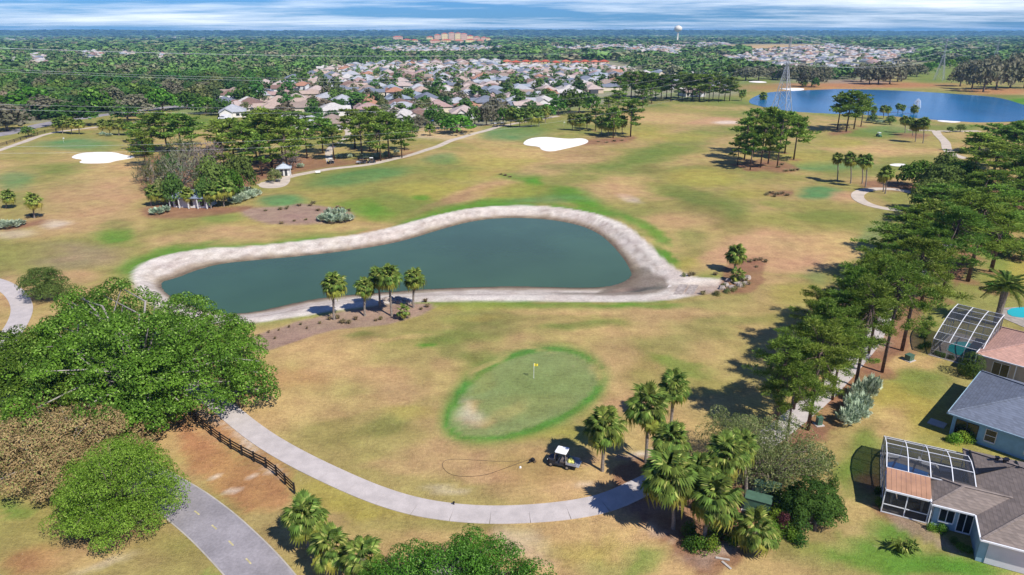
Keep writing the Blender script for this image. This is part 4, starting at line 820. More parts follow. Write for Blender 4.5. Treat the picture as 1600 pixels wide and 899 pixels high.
for px, py, pt, w, k in [(1145,124,100,30,3),(1165,126,103,34,2),(1185,126,101,34,2),(1207,124,103,30,2),(1228,126,98,30,2),(1252,124,98,34,2),(1268,136,104,36,2),(1284,128,100,28,2),(1300,122,104,22,0),(1345,128,97,34,2),(1358,132,100,30,2),(1372,132,98,36,2),(1390,132,99,36,2),(1402,128,102,26,2),(1415,124,98,30,2),(1432,120,100,30,2),(1445,116,98,24,0),(1500,135,98,34,2),(1518,140,92,40,2),(1536,144,90,44,2),(1556,140,92,44,2),(1578,138,88,44,2),(1600,138,88,46,2),(1512,125,92,34,2),(1545,120,84,40,2),(1585,116,82,40,2),(1484,107,92,17,4),(1455,108,96,24,1),(1470,104,90,24,0),(1500,104,88,24,0),(1215,124,104,22,0),(1135,118,96,22,0),(1273,137,120,12,0),(1256,135,122,10,1)]:
    tree(f'oak2{random.randrange(3)}', 'oak_tree', px, py, pt, w, R3_, ['dark green oak', 'green oak', 'grey-brown mossy oak', 'grey-green oak', 'small yellow-green oak'][k], [L_DARK, L_OAK, L_GREYG, L_MID, L_BRIGHT][k])
for px, py, pt, w in [(1362,192,176,12),(1390,195,180,14),(1484,207,198,10),(1500,206,194,14),(1256,137,128,8)]: tree('round20', 'small_tree', px, py, pt, w, ('near the lake', 'tree', 'small trees near the lake'), 'small round green tree', L_MID)

RR = ('beside the far left road', 'tree', 'broad trees along the far left road')
for px, py, pt, w, k in [(12,205,160,64,2),(70,186,148,50,2),(112,197,158,66,0),(88,180,146,44,1),(150,176,136,50,1),(200,190,163,42,0),(214,182,146,48,2),(255,174,138,50,1),(232,170,132,40,0),(180,172,134,44,2),(30,182,146,60,1),(130,172,138,40,3),(292,170,142,44,0),(322,178,150,44,1),(350,180,152,36,0),(310,160,130,44,3),(270,160,128,50,2),(-20,190,140,70,1),(45,214,196,20,0),(52,174,134,56,1)]:
    tree(f'{random.choice(["oak","round"])}2{random.randrange(3)}', 'broadleaf_tree', px, py, pt, w, RR, ['deep green broad tree', 'bright green broad tree', 'grey-brown broad tree', 'pale olive broad tree'][k], [L_DARK, L_OAK, L_GREYG, L_OLIVE][k], 2.5)
# ------------------------------------------------------------------ shrubs, palmettos, ornamental grass
def fanshrub(key, n, R, m, seed):
    """dome of small fan leaves on stalks, like a saw palmetto thicket"""
    rng = random.Random(seed); V_, Fq = [], []; from mathutils import Euler
    fr = frond_mesh('pf' + key, m, .25, .42, 8, .15, .10, 2.4)
    for i in range(n):
        a = rng.uniform(0, 6.28); q = R * math.sqrt(rng.random()) * .85; hz = .75 * math.sqrt(max(0, 1 - (q / R) ** 2)) * R * .7
        Rm = Euler((rng.uniform(-.5, .5), -rng.uniform(.1, 1.3), a + rng.uniform(-.8, .8))).to_matrix() * rng.uniform(.8, 1.3); b = len(V_)
        V_ += [tuple(Rm @ v.co + Vector((q * math.cos(a), q * math.sin(a), hz))) for v in fr.vertices]; Fq += [tuple(k + b for k in p.vertices) for p in fr.polygons]
    me = bpy.data.meshes.new(key); me.from_pydata(V_, [], Fq); me.materials.append(m); PROTO[key] = (me, None, R * 2 + .4, R * .55 + .5); return me
fanshrub('palmetto', 170, 1.3, L_SILV, 3); fanshrub('palmetto_green', 150, 1.3, L_PALM, 4)
def grass_tuft(key, m, seed):
    rng = random.Random(seed); mb = MB()
    for i in range(70):
        a = rng.uniform(0, 6.28); l = rng.uniform(.6, 1.0); o = rng.uniform(0, .18); t = rng.uniform(.15, .85); w = .03
        p0 = Vector((math.cos(a) * o, math.sin(a) * o, 0)); p1 = p0 + Vector((math.cos(a) * t * l * .5, math.sin(a) * t * l * .5, l * .7)); p2 = p0 + Vector((math.cos(a) * t * l, math.sin(a) * t * l, l * (.85 - .5 * t)))
        q = Vector((-math.sin(a), math.cos(a), 0)) * w; mb.face([p0 - q, p0 + q, p1 + q * 1.4, p1 - q * 1.4]); mb.face([p1 - q * 1.4, p1 + q * 1.4, p2])
    me = mb.mesh(key, m); PROTO[key] = (me, None, 1.3, .95)
for i in range(3): grass_tuft(f'tuft{i}', L_GRASS, i)
def sh(key, name, px, py, wpx, h, grp, look, cat='shrub'):
    x, y, z = GT(px, py); w = wpx / F * (y * cP + (H - z) * sP); o = shrub(key, name, x, y, w, h); enlist(o, grp, look); return o
for px, py, w, h in [(508,345,24,1.6),(522,348,26,1.9),(537,347,24,1.8),(546,344,16,1.3),(518,338,22,1.8),(532,336,20,1.5)]: sh('palmetto', 'palmetto_shrub', px, py, w, h, ('at the end of the mulch bed beside the pond', 'palmetto', 'silvery palmettos of the mulch bed'), 'silvery palmetto')
for px, py, w, h in [(368,318,22,1.6),(378,314,22,1.9),(390,310,22,2.0),(400,306,18,1.7),(384,302,18,1.6),(372,306,16,1.4)]: sh('palmetto', 'palmetto_shrub', px, py, w, h, ('beside the pump house grove', 'palmetto', 'silvery palmettos by the pump house'), 'silvery palmetto')
for px, py, w, h in [(1322,664,34,2.0),(1338,655,32,2.2),(1345,640,30,2.0),(1350,622,34,2.4),(1362,612,26,2.0),(1336,625,26,2.0),(1328,642,26,2)]: sh('palmetto', 'palmetto_shrub', px, py, w, h, ('at the foot of the near pines', 'palmetto', 'silvery palmettos by the backyards'), 'pale silvery palmetto')
for px, py, w, h in [(570,248,14,1.5),(590,247,16,1.6),(545,247,12,1.4),(605,243,12,1.5),(530,247,12,1.3),(245,335,22,1.6),(258,332,16,1.6),(15,356,30,1.5),(28,352,22,1.2),(2,354,20,1.4),(160,212,10,1.4),(170,213,10,1.2),(620,240,10,1.4),(1360,192,14,2),(1375,194,14,2),(1390,192,12,1.8),(470,262,12,1.3)]: sh('palmetto', 'palmetto_shrub', px, py, w, h, ('scattered in the beds across the course', 'palmetto', 'palmettos scattered in beds'), 'grey-green palmetto')
for px, py, w, h, k in [(1218,812,34,1.9,'shrub_yellow'),(1232,835,36,1.6,'shrub_green'),(1240,815,26,1.9,'shrub_red'),(1205,835,26,1.5,'shrub_yellow'),(1090,856,36,1.6,'shrub_green'),(1112,858,26,1.6,'shrub_yellow'),(1075,856,26,1.2,'shrub_dark'),(1250,850,26,1.4,'shrub_dark'),(1228,800,22,1.6,'shrub_yellow'),(1290,735,34,2.6,'shrub_olive'),(1265,745,34,2.4,'shrub_olive'),(1300,765,22,1.8,'shrub_dark'),(1210,780,24,1.8,'shrub_dark'),(1100,800,30,2,'shrub_dark'),(1230,755,30,2.2,'shrub_olive'),(1075,838,26,1.8,'shrub_dark'),(1120,838,28,2.0,'shrub_dark'),(1145,850,26,1.4,'shrub_green'),(1140,820,30,2.2,'shrub_dark'),(1208,822,26,2.0,'shrub_yellow'),(1222,830,24,2.1,'shrub_red'),(1238,842,26,1.3,'shrub_yellow'),(1205,850,24,1.2,'shrub_green')]:
    sh(k, 'shrub', px, py, w, h, ('under the palm cluster', 'shrub', 'shrubs under the palm cluster'), {'shrub_yellow': 'yellow-green shrub', 'shrub_green': 'bright green shrub', 'shrub_red': 'dark purple-leaved shrub', 'shrub_dark': 'dark green shrub', 'shrub_olive': 'olive green shrub'}[k])
for px, py, w, h in [(1408,862,44,1.5),(1422,862,34,1.3)]: sh('tuft0', 'fountain_grass', px, py, w, h, ('on the lawn below the pool cage', 'shrub', None), 'big fountain-like green clump')
for k_ in [c for c in CL if c[0].startswith('on the lawn below')]:
    for o, _ in CL[k_]: o.data = o.data.copy(); o.data.materials.clear(); o.data.materials.append(L_PALM)
for px, py, w, h, k in [(1470,830,20,.9,'shrub_green'),(1455,828,16,.8,'shrub_yellow'),(1373,790,14,1.1,'shrub_green'),(1372,772,14,1.0,'shrub_dark'),(1500,858,16,.8,'shrub_green'),(1512,862,16,.7,'shrub_green'),(1490,848,14,.7,'shrub_dark')]: sh(k, 'shrub', px, py, w, h, ('along the walls of the brown-roofed house', 'shrub', 'low shrubs at the brown-roofed house'), 'low green shrub')
for px, py, w, h in [(1492,692,20,1.3),(1502,690,22,1.5),(1514,690,20,1.3),(1484,690,14,.9)]: sh('shrub_yellow', 'shrub', px, py, w, h, ('under the windows of the blue house', 'shrub', 'shrubs of the blue house'), 'light green shrub')
for px, py, w, h in [(1448,542,16,1.0),(1442,528,14,1.0),(1447,515,12,.9),(1452,500,12,.9),(1438,545,12,.8)]: sh('shrub_dark', 'shrub', px, py, w, h, ('along the arched pool cage', 'shrub', 'shrubs along the arched pool cage'), 'dark low shrub')
TU = ('in the beds and rough', 'ornamental grass', 'tufts of tan ornamental grass')
tl = [(665,472,9),(668,480,9),(658,484,7),(535,505,12),(545,506,10),(528,498,9),(556,500,8),(515,500,8),(595,500,8),(587,502,6),(497,330,9),(485,322,8),(490,318,10),(528,325,9),(535,327,10),(545,330,8),(438,328,9),(448,327,8),(468,322,9),(478,344,7),(460,346,6),(440,350,8),(415,330,7),(450,324,6),(1082,430,12),(1077,432,8),(1118,430,9),(1098,460,11),(1120,460,11),(1137,455,9),(1150,452,9),(1172,410,9),(1180,408,9),(1188,407,10),(1196,410,9),(1182,418,7),(1165,440,9),(1170,445,9),(1198,305,10),(1205,302,11),(1214,304,12),(1222,303,11),(1230,306,9),(1210,308,8),(1228,268,9),(1238,267,11),(1246,266,9),(1216,262,8),(1222,258,8),(790,275,8),(783,273,7),(797,277,7),(405,526,5),(420,520,5),(436,517,4),(452,512,5),(470,508,5),(480,514,4),(500,506,6),(430,530,5),(50,338,8),(58,340,7),(44,341,7),(960,221,8),(948,223,7),(972,220,7),(935,222,6)]
for i, (px, py, w) in enumerate(tl): sh(f'tuft{i % 3}', 'grass_tuft', px, py, w * 1.25, .9 if w > 7 else .6, TU, 'tuft of tan ornamental grass', 'grass')
for px, py, w, h in [(1120,462,12,.9),(1136,458,12,.9),(1146,455,11,.9),(1130,448,10,.8),(1160,448,12,1),(1068,432,8,.9)]: sh('shrub_olive', 'shrub', px, py, w, h, ('among the rocks at the pond inlet', 'shrub', 'shrubs at the pond inlet'), 'small green shrub')
x_, y_ = G(1514, 588); tag(shrub('shrub_ball', 'round_bush', x_, y_, 3.1, 3.4), 'clipped round dark bush at the corner of the pink-roofed house', 'bush')
# rocks and the weir at the pond's right end
rockm = mat('rock_grey', alb((190,176,165), .7), .9, .5, .2, 2); weirm = mat('weir_concrete', alb((215,205,195), .8), .9, .2, .1, 1)
for i, (px, py) in enumerate([(1138,440),(1146,436),(1152,444),(1160,438),(1143,450),(1156,448),(1165,444),(1134,447),(1128,452),(1168,436),(596,474),(604,470),(615,472),(624,474),(631,470),(638,474),(622,468),(610,468)]):
    x, y, z = GT(px, py); mb = MB(); mb.ball((0, 0, .15), (random.uniform(.45, .85), random.uniform(.4, .7), random.uniform(.35, .6)), 7, 5)
    mb.v = [(a * (1 + .18 * math.sin(i * 7 + c * 9 + a * 5)), b * (1 + .2 * math.sin(i * 3 + a * 6)), c) for a, b, c in mb.v]; o = mb.build('rock', rockm); o.location = (x, y, z)
    enlist(o, ('at the pond inlet', 'rock', 'rocks at the pond inlet') if px > 900 else ('under the pond palms', 'rock', 'rocks under the pond palms'), 'pale grey rock')
def gq(a): return [G(*p) for p in a]
wl = sheet('concrete_weir', gq([(1032,461),(1046,442),(1058,442),(1047,461)]), weirm, .0, z=-.35, thick=.8); wl['kind'] = 'structure'
for k, q in enumerate([[(1052,460),(1062,443),(1075,444),(1066,460)], [(1070,460),(1079,444),(1092,445),(1084,460)]]): o = sheet('riprap_apron', gq(q), rockm, .05, 1.0, thick=.3)
# birds resting on the sand bank
birdm = mat('bird_feathers_dark', (.03, .028, .026), .7, 0, .2, 9)
for i, (px, py) in enumerate([(568,389),(571.5,388.5),(575,388.5),(578,388),(580.5,389),(583,388),(586,387.5),(589,387),(571,386.5),(576,390),(590.5,386)]):
    x, y, z = GT(px, py); mb = MB(); mb.ball((0, 0, .38), (.16, .30, .17), 8, 6); mb.tube([(0, .22, .45), (0, .34, .62), (0, .36, .78), (0, .42, .86)], [.08, .05, .045, .055], 6); mb.tube([(0, .42, .86), (0, .60, .84)], [.035, .01], 4)
    mb.tube([(0, -.25, .36), (0, -.5, .26)], [.08, .03], 4)
    for s in (-.07, .07): mb.tube([(s, 0, .28), (s, .03, 0)], [.02, .02], 4)
    o = mb.build('bird', birdm, smooth=True); o.location = (x, y, z); o.rotation_euler.z = random.uniform(0, 6.28); o.scale = (1.15,) * 3; enlist(o, ('in the flock on the far pond bank', 'bird', 'birds on the pond bank'), 'dark water bird')
# ------------------------------------------------------------------ black rail fence
fm = mat('fence_black', (.018, .016, .016), .6, .1, .15, 3); r = thing('rail_fence', 'black three-rail ranch fence curving between the cart path and the road', 'fence', GT(380, 712))
base = Vector(r.location); line = ribbon([(292,640),(300,655),(317,672),(333.5,684.5),(352,697.5),(372,709),(394,721),(413,730),(432,744),(448,761),(461,774)], 1); line = resample(line, 2.05)
pts = [Vector((x, y, th(x, y))) for x, y in line]; pm = MB(); pm.box((0, 0, .6), (.15, .15, 1.3)); pm = pm.mesh('post', fm)
for p in pts: put('post', pm, r, p - base, random.uniform(-.1, .1))
for a, b in zip(pts, pts[1:]):
    for hz in (.42, .78, 1.12):
        mb = MB(); mb.bar(a - base + Vector((0, 0, hz)), b - base + Vector((0, 0, hz)), .05, .15); mb.build('rail', fm, r)
fr2 = thing('rail_fence', 'distant dark fence along the road beyond the upper left green', 'fence', GT(60, 214)); base = Vector(fr2.location); line = resample(ribbon([(-30,238),(0,230),(30,221),(62,209),(100,203),(150,196),(200,192)], 1), 6.0); pts = [Vector((x, y, th(x, y))) for x, y in line]
for a, b in zip(pts, pts[1:]):
    mb = MB(); mb.box(a - base + Vector((0, 0, .6)), (.16, .16, 1.3)); mb.build('post', fm, fr2)
    for hz in (.45, .8, 1.15): mb = MB(); mb.bar(a - base + Vector((0, 0, hz)), b - base + Vector((0, 0, hz)), .05, .15); mb.build('rail', fm, fr2)
# ------------------------------------------------------------------ flags, hose, small course things
whitem = mat('white_paint', (.78, .78, .76), .5, 0, .04, 2); yel = mat('flag_yellow', (.75, .62, .06), .7, 0, .1, 4)
def flag(px, py, label, mflag=yel):
    x, y, z = GT(px, py); r = thing('golf_flag', label, 'flag', (x, y, z)); mb = MB(); mb.tube([(0, 0, -.1), (0, 0, 2.2)], .025, 6); mb.build('pole', whitem, r)
    mb = MB(); n = 5
    for i in range(n):
        a, b = i / n, (i + 1) / n; f = lambda u: .05 * math.sin(u * 7)
        for s in (-.006, .006): mb.face([(.02 + a * .5, f(a) + s, 1.78 + a * .05), (.02 + b * .5, f(b) + s, 1.78 + b * .05), (.02 + b * .5, f(b) + s, 2.18 - b * .06), (.02 + a * .5, f(a) + s, 2.18 - a * .06)])
    mb.build('flag_cloth', mflag, r); mb = MB(); mb.tube([(0, 0, .004), (0, 0, .02)], .06, 10); mb.build('cup', fm, r)
flag(834, 592, 'yellow golf flag standing in the big near green'); flag(100, 224, 'small golf flag in the upper left green', mat('flag_white', (.8, .8, .8), .7)); flag(881, 198, 'distant golf flag behind the central bunker', MATS['flag_white'])
hm = mat('hose_black', (.12, .085, .05), .6, 0, .2, 5); mb = MB(); hp = resample(ribbon([(812,723),(780,723),(740,720),(712,718),(694,720),(690,728),(697,738),(712,744),(735,745),(760,743),(790,733),(825,722)], 2), .4)
mb.tube([(x, y, th(x, y) + .02) for x, y in hp], .026, 5); o = mb.build('garden_hose', hm); tag(o, 'dark hose lying in a long loop on the dry grass below the green', 'hose')
x, y, z = GT(830, 723); r = thing('hose_reel', 'small dark sprinkler cart on the grass left of the utility cart', 'sprinkler', (x, y, z), .6); mb = MB(); mb.box((0, 0, .16), (.8, .12, .12)); mb.box((.2, 0, .3), (.3, .4, .2)); mb.build('frame', fm, r)
for s in (-.25, .25):
    mb = MB(); mb.tube([(.3, s, .15), (.3, s * 1.2, .15)], .15, 10); mb.build('wheel', hm, r)
x, y, z = GT(813, 731); mb = MB(); mb.ball((0, 0, .07), .11, 8, 6); mb.box((0, 0, .02), (.22, .22, .03)); o = mb.build('tee_marker', whitem); o.location = (x, y, z); tag(o, 'small white marker ball on the dry grass left of the cart', 'marker')
x, y, z = GT(709, 789); mb = MB(); mb.box((0, 0, .14), (.14, .14, .28), .3, .8); mb.box((0, 0, .30), (.2, .2, .04)); o = mb.build('path_marker', fm); o.location = (x, y, z); tag(o, 'small dark stake at the upper edge of the cart path', 'marker')
# ------------------------------------------------------------------ golf carts
rub = mat('tyre_rubber', (.02, .02, .02), .85, .1, .1, 5); grey = mat('cart_grey', (.33, .34, .37), .5, 0, .1, 3); dark = mat('cart_body_dark', (.03, .032, .04), .4, 0, .1, 3); ylw = mat('bag_yellow', (.62, .60, .16), .8, .2, .2, 5); silver = mat('metal_silver', (.5, .5, .52), .35, 0, .05, 3, .8); seatm = mat('seat_vinyl', (.12, .10, .09), .6, 0, .1, 4); cgreen = mat('cart_green', (.02, .16, .07), .4, 0, .1, 3); skin = mat('skin', (.42, .26, .18), .6); shirt = mat('shirt_blue_white', (.45, .48, .55), .8, .1, .1, 5); glassm = mat('window_glass_dark', (.02, .025, .03), .08, 0, .2, .6, spec=.6)
def cart(px, py, rz, label, util=True, body=dark, roofm=whitem, bags=True):
    x, y, z = GT(px, py); r = thing('utility_cart' if util else 'golf_cart', label, 'golf cart', (x, y, z + .02), rz)
    mb = MB(); mb.prism([(-1.25, -.52), (1.0, -.58), (1.3, -.42), (1.3, .42), (1.0, .58), (-1.25, .52)], .28, .48); mb.prism([(.45, -.55), (1.0, -.56), (1.28, -.38), (1.28, .38), (1.0, .56), (.45, .55)], .48, .78)
    mb.bar((.5, 0, .78), (.42, 0, 1.0), 1.0, .06); mb.box((1.3, 0, .35), (.1, .9, .12)); mb.box((-.3, 0, .55), (.62, 1.05, .2)); mb.build('body', body, r)
    mb = MB(); mb.box((-.3, 0, .72), (.5, 1.0, .14)); mb.bar((-.56, 0, .75), (-.68, 0, 1.15), 1.0, .1); mb.build('seat', seatm, r)
    mb = MB(); rp = [(-.72, -.58), (-.66, -.64), (.42, -.62), (.5, -.54), (.5, .54), (.42, .62), (-.66, .64), (-.72, .58)]; mb.prism(rp, 1.78, 1.84); mb.prism([(a * .93, b * .9) for a, b in rp], 1.84, 1.88); mb.build('canopy_roof', roofm, r)
    for a, b in (((.55, -.5, .9), (.42, -.54, 1.8)), ((.55, .5, .9), (.42, .54, 1.8)), ((-.7, -.5, .5), (-.62, -.54, 1.8)), ((-.7, .5, .5), (-.62, .54, 1.8))): mb = MB(); mb.tube([a, b], .028, 5); mb.build('roof_post', silver, r)
    mb = MB(); mb.face([(.56, -.48, .95), (.56, .48, .95), (.45, .48, 1.72), (.45, -.48, 1.72)]); mb.build('windshield', screen_clear, r)
    mb = MB()
    for i in range(12):
        a, b = i * math.pi / 6, (i + 1) * math.pi / 6; c_ = Vector((.30, .26, 1.0)); u = Vector((.5, 0, .8)).normalized(); w_ = Vector((0, 1, 0)); mb.tube([c_ + (u * math.sin(a) + w_ * math.cos(a)) * .17, c_ + (u * math.sin(b) + w_ * math.cos(b)) * .17], .015, 4)
    mb.tube([(.30, .26, 1.0), (.5, .26, .8)], .02, 4); mb.build('steering_wheel', rub, r)
    tm = MB(); tm.tube([(0, -.1, 0), (0, .1, 0)], .25, 14); tm.tube([(0, -.115, 0), (0, -.1, 0)], [.19, .25], 14, cap=False); tm = tm.mesh('tyre', rub); rm_ = MB(); rm_.tube([(0, -.12, 0), (0, .12, 0)], .13, 10); rm_ = rm_.mesh('rim', silver)
    for a in (.88, -.85):
        for b in (-.52, .52): w_ = put('wheel', tm, r, (a, b, .25)); put('rim', rm_, w_)
    for b in (-.35, .35): mb = MB(); mb.ball((1.3, b, .62), (.05, .09, .07), 8, 5); mb.build('headlight', whitem, r)
    if util:
        mb = MB(); mb.box((-1.28, 0, .62), (1.15, 1.25, .05)); mb.box((-1.28, .62, .76), (1.15, .04, .28)); mb.box((-1.28, -.62, .76), (1.15, .04, .28)); mb.box((-.72, 0, .76), (.04, 1.24, .28)); mb.box((-1.92, 0, .60), (.34, 1.2, .04)); mb.build('cargo_bed', grey, r)
        if bags:
            for c_, d_ in (((-1.0, -.2, .8), (.26, .34, .22)), ((-1.25, .05, .78), (.28, .3, .2)), ((-.95, .25, .82), (.2, .26, .26))):
                mb = MB(); mb.ball((0, 0, 0), d_, 9, 6); o = mb.build('bag', ylw); o.location = r.matrix_basis @ Vector(c_) if False else (Matrix.Rotation(rz, 4, 'Z') @ Vector(c_)) + Vector((x, y, z + .02)); enlist(o, ('in the bed of the utility cart', 'bag', 'yellow bags in the cart'), 'yellow bag')
    else:
        mb = MB(); mb.box((-1.15, 0, .7), (.5, .95, .5), 0, .9); mb.build('bag_well', body, r)
        for b in (-.25, .25): mb = MB(); mb.tube([(-1.2, b, .5), (-1.32, b, 1.25)], [.13, .15], 8); mb.build('golf_bag', ylw if b < 0 else shirt, r)
    return r
def clear_mat(name, colr, op):
    m = bpy.data.materials.new(name); m.use_nodes = True; t = m.node_tree; t.nodes.clear(); o = N(t, 'ShaderNodeOutputMaterial'); b = N(t, 'ShaderNodeBsdfPrincipled'); b.inputs['Base Color'].default_value = tuple(colr) + (1,); b.inputs['Roughness'].default_value = .5
    tr = N(t, 'ShaderNodeBsdfTransparent'); mx = N(t, 'ShaderNodeMixShader'); mx.inputs[0].default_value = op; L(t, tr.outputs[0], mx.inputs[1]); L(t, b.outputs[0], mx.inputs[2]); L(t, mx.outputs[0], o.inputs[0]); return m
screen_clear = clear_mat('clear_plastic', (.6, .65, .7), .15); scr = clear_mat('insect_screen', (.03, .032, .035), .58); scr2 = clear_mat('insect_screen_light', (.045, .047, .052), .50)
# put the carts on the course
cart(876, 727, math.radians(158), 'white-roofed utility cart with yellow bags in its grey bed, parked below the green')
cart(517, 256, math.radians(60), 'dark golf cart with white canopy near the grove on the far path', False, dark)
cart(566, 256, math.radians(20), 'dark cart left of two parked by the silver palmettos', True, dark, dark, False)
cart(581, 255, math.radians(20), 'white-roofed dark cart right of two parked by the palmettos', False, dark)
cart(1373, 214, math.radians(-80), 'green golf cart with white roof alone near the lake', False, cgreen)
cart(774, 199, math.radians(10), 'distant golf cart on the path behind the fairway', False, dark)
cart(785, 198, math.radians(10), 'second distant golf cart ahead on the path behind the fairway', False, dark, grey)
# ------------------------------------------------------------------ building materials
def shingle(name, c, k=1.0, course=.28, coord='Object', contrast=.35):
    m = bpy.data.materials.new(name); m.use_nodes = True; t = m.node_tree; t.nodes.clear(); o = N(t, 'ShaderNodeOutputMaterial'); b = N(t, 'ShaderNodeBsdfPrincipled'); L(t, b.outputs[0], o.inputs[0]); b.inputs['Roughness'].default_value = .9
    co = N(t, 'ShaderNodeTexCoord').outputs['Object']; s = N(t, 'ShaderNodeSeparateXYZ'); L(t, co, s.inputs[0])
    # courses follow the height on the slope; tabs follow the run along the eave
    v = M(t, 'DIVIDE', s.outputs[2], course * .40); row = M(t, 'FLOOR', v)
    run = M(t, 'ADD', M(t, 'ADD', s.outputs[0], s.outputs[1]), M(t, 'MULTIPLY', row, .137)); tab = M(t, 'FLOOR', M(t, 'DIVIDE', run, .33))
    cb = N(t, 'ShaderNodeCombineXYZ'); L(t, row, cb.inputs[0]); L(t, tab, cb.inputs[1]); wn = N(t, 'ShaderNodeTexWhiteNoise'); wn.noise_dimensions = '2D'; L(t, cb.outputs[0], wn.inputs['Vector'])
    joint = M(t, 'GREATER_THAN', M(t, 'FRACT', v), .86)
    val = M(t, 'ADD', M(t, 'MULTIPLY', wn.outputs[0], contrast), 1 - contrast / 2); val = M(t, 'MULTIPLY', val, M(t, 'SUBTRACT', 1.0, M(t, 'MULTIPLY', joint, .3)))
    val = M(t, 'MULTIPLY', val, M(t, 'ADD', .82, M(t, 'MULTIPLY', NOISE(t, co, .6, 4), .36)))
    cc = MIX(t, 1.0, tuple(c), (1, 1, 1), 'MULTIPLY'); hs = N(t, 'ShaderNodeHueSaturation'); L(t, cc, hs.inputs['Color']); L(t, val, hs.inputs['Value']); L(t, hs.outputs[0], b.inputs['Base Color'])
    bp = N(t, 'ShaderNodeBump'); bp.inputs['Strength'].default_value = .4; bp.inputs['Distance'].default_value = .03; L(t, M(t, 'FRACT', v), bp.inputs['Height']); L(t, bp.outputs[0], b.inputs['Normal']); MATS[name] = m; return m
roof_brown = shingle('shingle_taupe', alb((140,126,116), .78)); roof_grey = shingle('shingle_blue_grey', alb((118,126,142), .75), contrast=.3); roof_pink = shingle('tile_pink', alb((205,160,142), .78), contrast=.25)
stucco_blue = mat('stucco_pale_blue', alb((160,190,205), .8), .9, .2, .05, 2); stucco_blue2 = mat('stucco_blue', alb((150,196,222), .85), .9, .2, .05, 2); stucco_beige = mat('stucco_beige', alb((205,190,172), .8), .9, .2, .05, 2); garage_w = mat('garage_white', alb((228,226,230), .8), .6, 0, .03, 1)
alum = mat('aluminium_white', (.74, .75, .76), .4, 0, .03, 2); alum_d = mat('aluminium_bronze', (.06, .05, .045), .5); patio = mat('patio_pavers', alb((170,160,150), .8), .9, .2, .15, 1.2); poolm = water_mat('pool_water_blue', (.012, .16, .52), .05, .25, 2.5); pooltile = mat('pool_tile', alb((60,120,190), .7), .4); poolteal = water_mat('pool_water_teal', (.02, .30, .32), .05, .25, 2.5); blackp = mat('solar_panel_black', (.012, .012, .014), .35)
awn = mat('patio_roof_brown', alb((188,142,112), .8), .7, .1, .10, .8); curt = mat('curtain', (.5, .5, .48), .9)
def hip(mb, u0, u1, v0, v1, z, slope, th_=.16):
    """hip roof over a rectangle with an eave edge"""
    du, dv = u1 - u0, v1 - v0; h = min(du, dv) / 2 * slope; zt = z + h
    if du >= dv: a, b = (u0 + dv / 2, (v0 + v1) / 2, zt), (u1 - dv / 2, (v0 + v1) / 2, zt)
    else: a, b = ((u0 + u1) / 2, v0 + du / 2, zt), ((u0 + u1) / 2, v1 - du / 2, zt)
    c = [(u0, v0, z), (u1, v0, z), (u1, v1, z), (u0, v1, z)]
    if du >= dv: fs = [[c[0], c[1], b, a], [c[1], c[2], b], [c[2], c[3], a, b], [c[3], c[0], a]]
    else: fs = [[c[0], c[1], a], [c[1], c[2], b, a], [c[2], c[3], b], [c[3], c[0], a, b]]
    for f in fs: mb.face(f)
    for i in range(4): p, q = c[i], c[(i + 1) % 4]; mb.face([(p[0], p[1], z - th_), (q[0], q[1], z - th_), q, p])
    mb.face([(p[0], p[1], z - th_) for p in reversed(c)])
    return a, b
def ridgecap(mb, pts, w=.22):
    for p, q in zip(pts, pts[1:]): mb.bar(Vector(p) + Vector((0, 0, .02)), Vector(q) + Vector((0, 0, .02)), w, .06)
def gutter(name, r, pts, m=alum):
    for p, q in zip(pts, pts[1:]): mb = MB(); mb.bar(p, q, .12, .14); mb.build(name, m, r)
def window(r, a, b, z0, z1, n, fmt=alum, panes=2, split=False):
    """window on a wall from a to b (local xy), outward normal n; frame proud of the wall, panes inside"""
    a = Vector((a[0], a[1], 0)); b = Vector((b[0], b[1], 0)); n = Vector((n[0], n[1], 0)).normalized(); u = (b - a).normalized(); o = n * .03
    w = put('window', None, r); mb = MB(); A, B = a + o, b + o
    for p, q in (((A, z0), (B, z0)), ((A, z1), (B, z1)), ((A, z0), (A, z1)), ((B, z0), (B, z1))): mb.bar(p[0] + Vector((0, 0, p[1])), q[0] + Vector((0, 0, q[1])), .07, .07)
    for k in range(1, panes): c = A.lerp(B, k / panes); mb.bar(c + Vector((0, 0, z0)), c + Vector((0, 0, z1)), .05, .06)
    if split: mb.bar(A + Vector((0, 0, (z0 + z1) / 2)), B + Vector((0, 0, (z0 + z1) / 2)), .05, .06)
    mb.build('frame', fmt, w)
    mb = MB(); mb.bar(A + Vector((0, 0, z0 - .06)), B + Vector((0, 0, z0 - .06)), .14, .06); mb.build('sill', fmt, w)
    for k in range(panes):
        c, d = A.lerp(B, k / panes) - n * .01, A.lerp(B, (k + 1) / panes) - n * .01; mb = MB(); mb.face([c + Vector((0, 0, z0)), d + Vector((0, 0, z0)), d + Vector((0, 0, z1)), c + Vector((0, 0, z1))]); mb.build('pane', glassm, w)
    return w
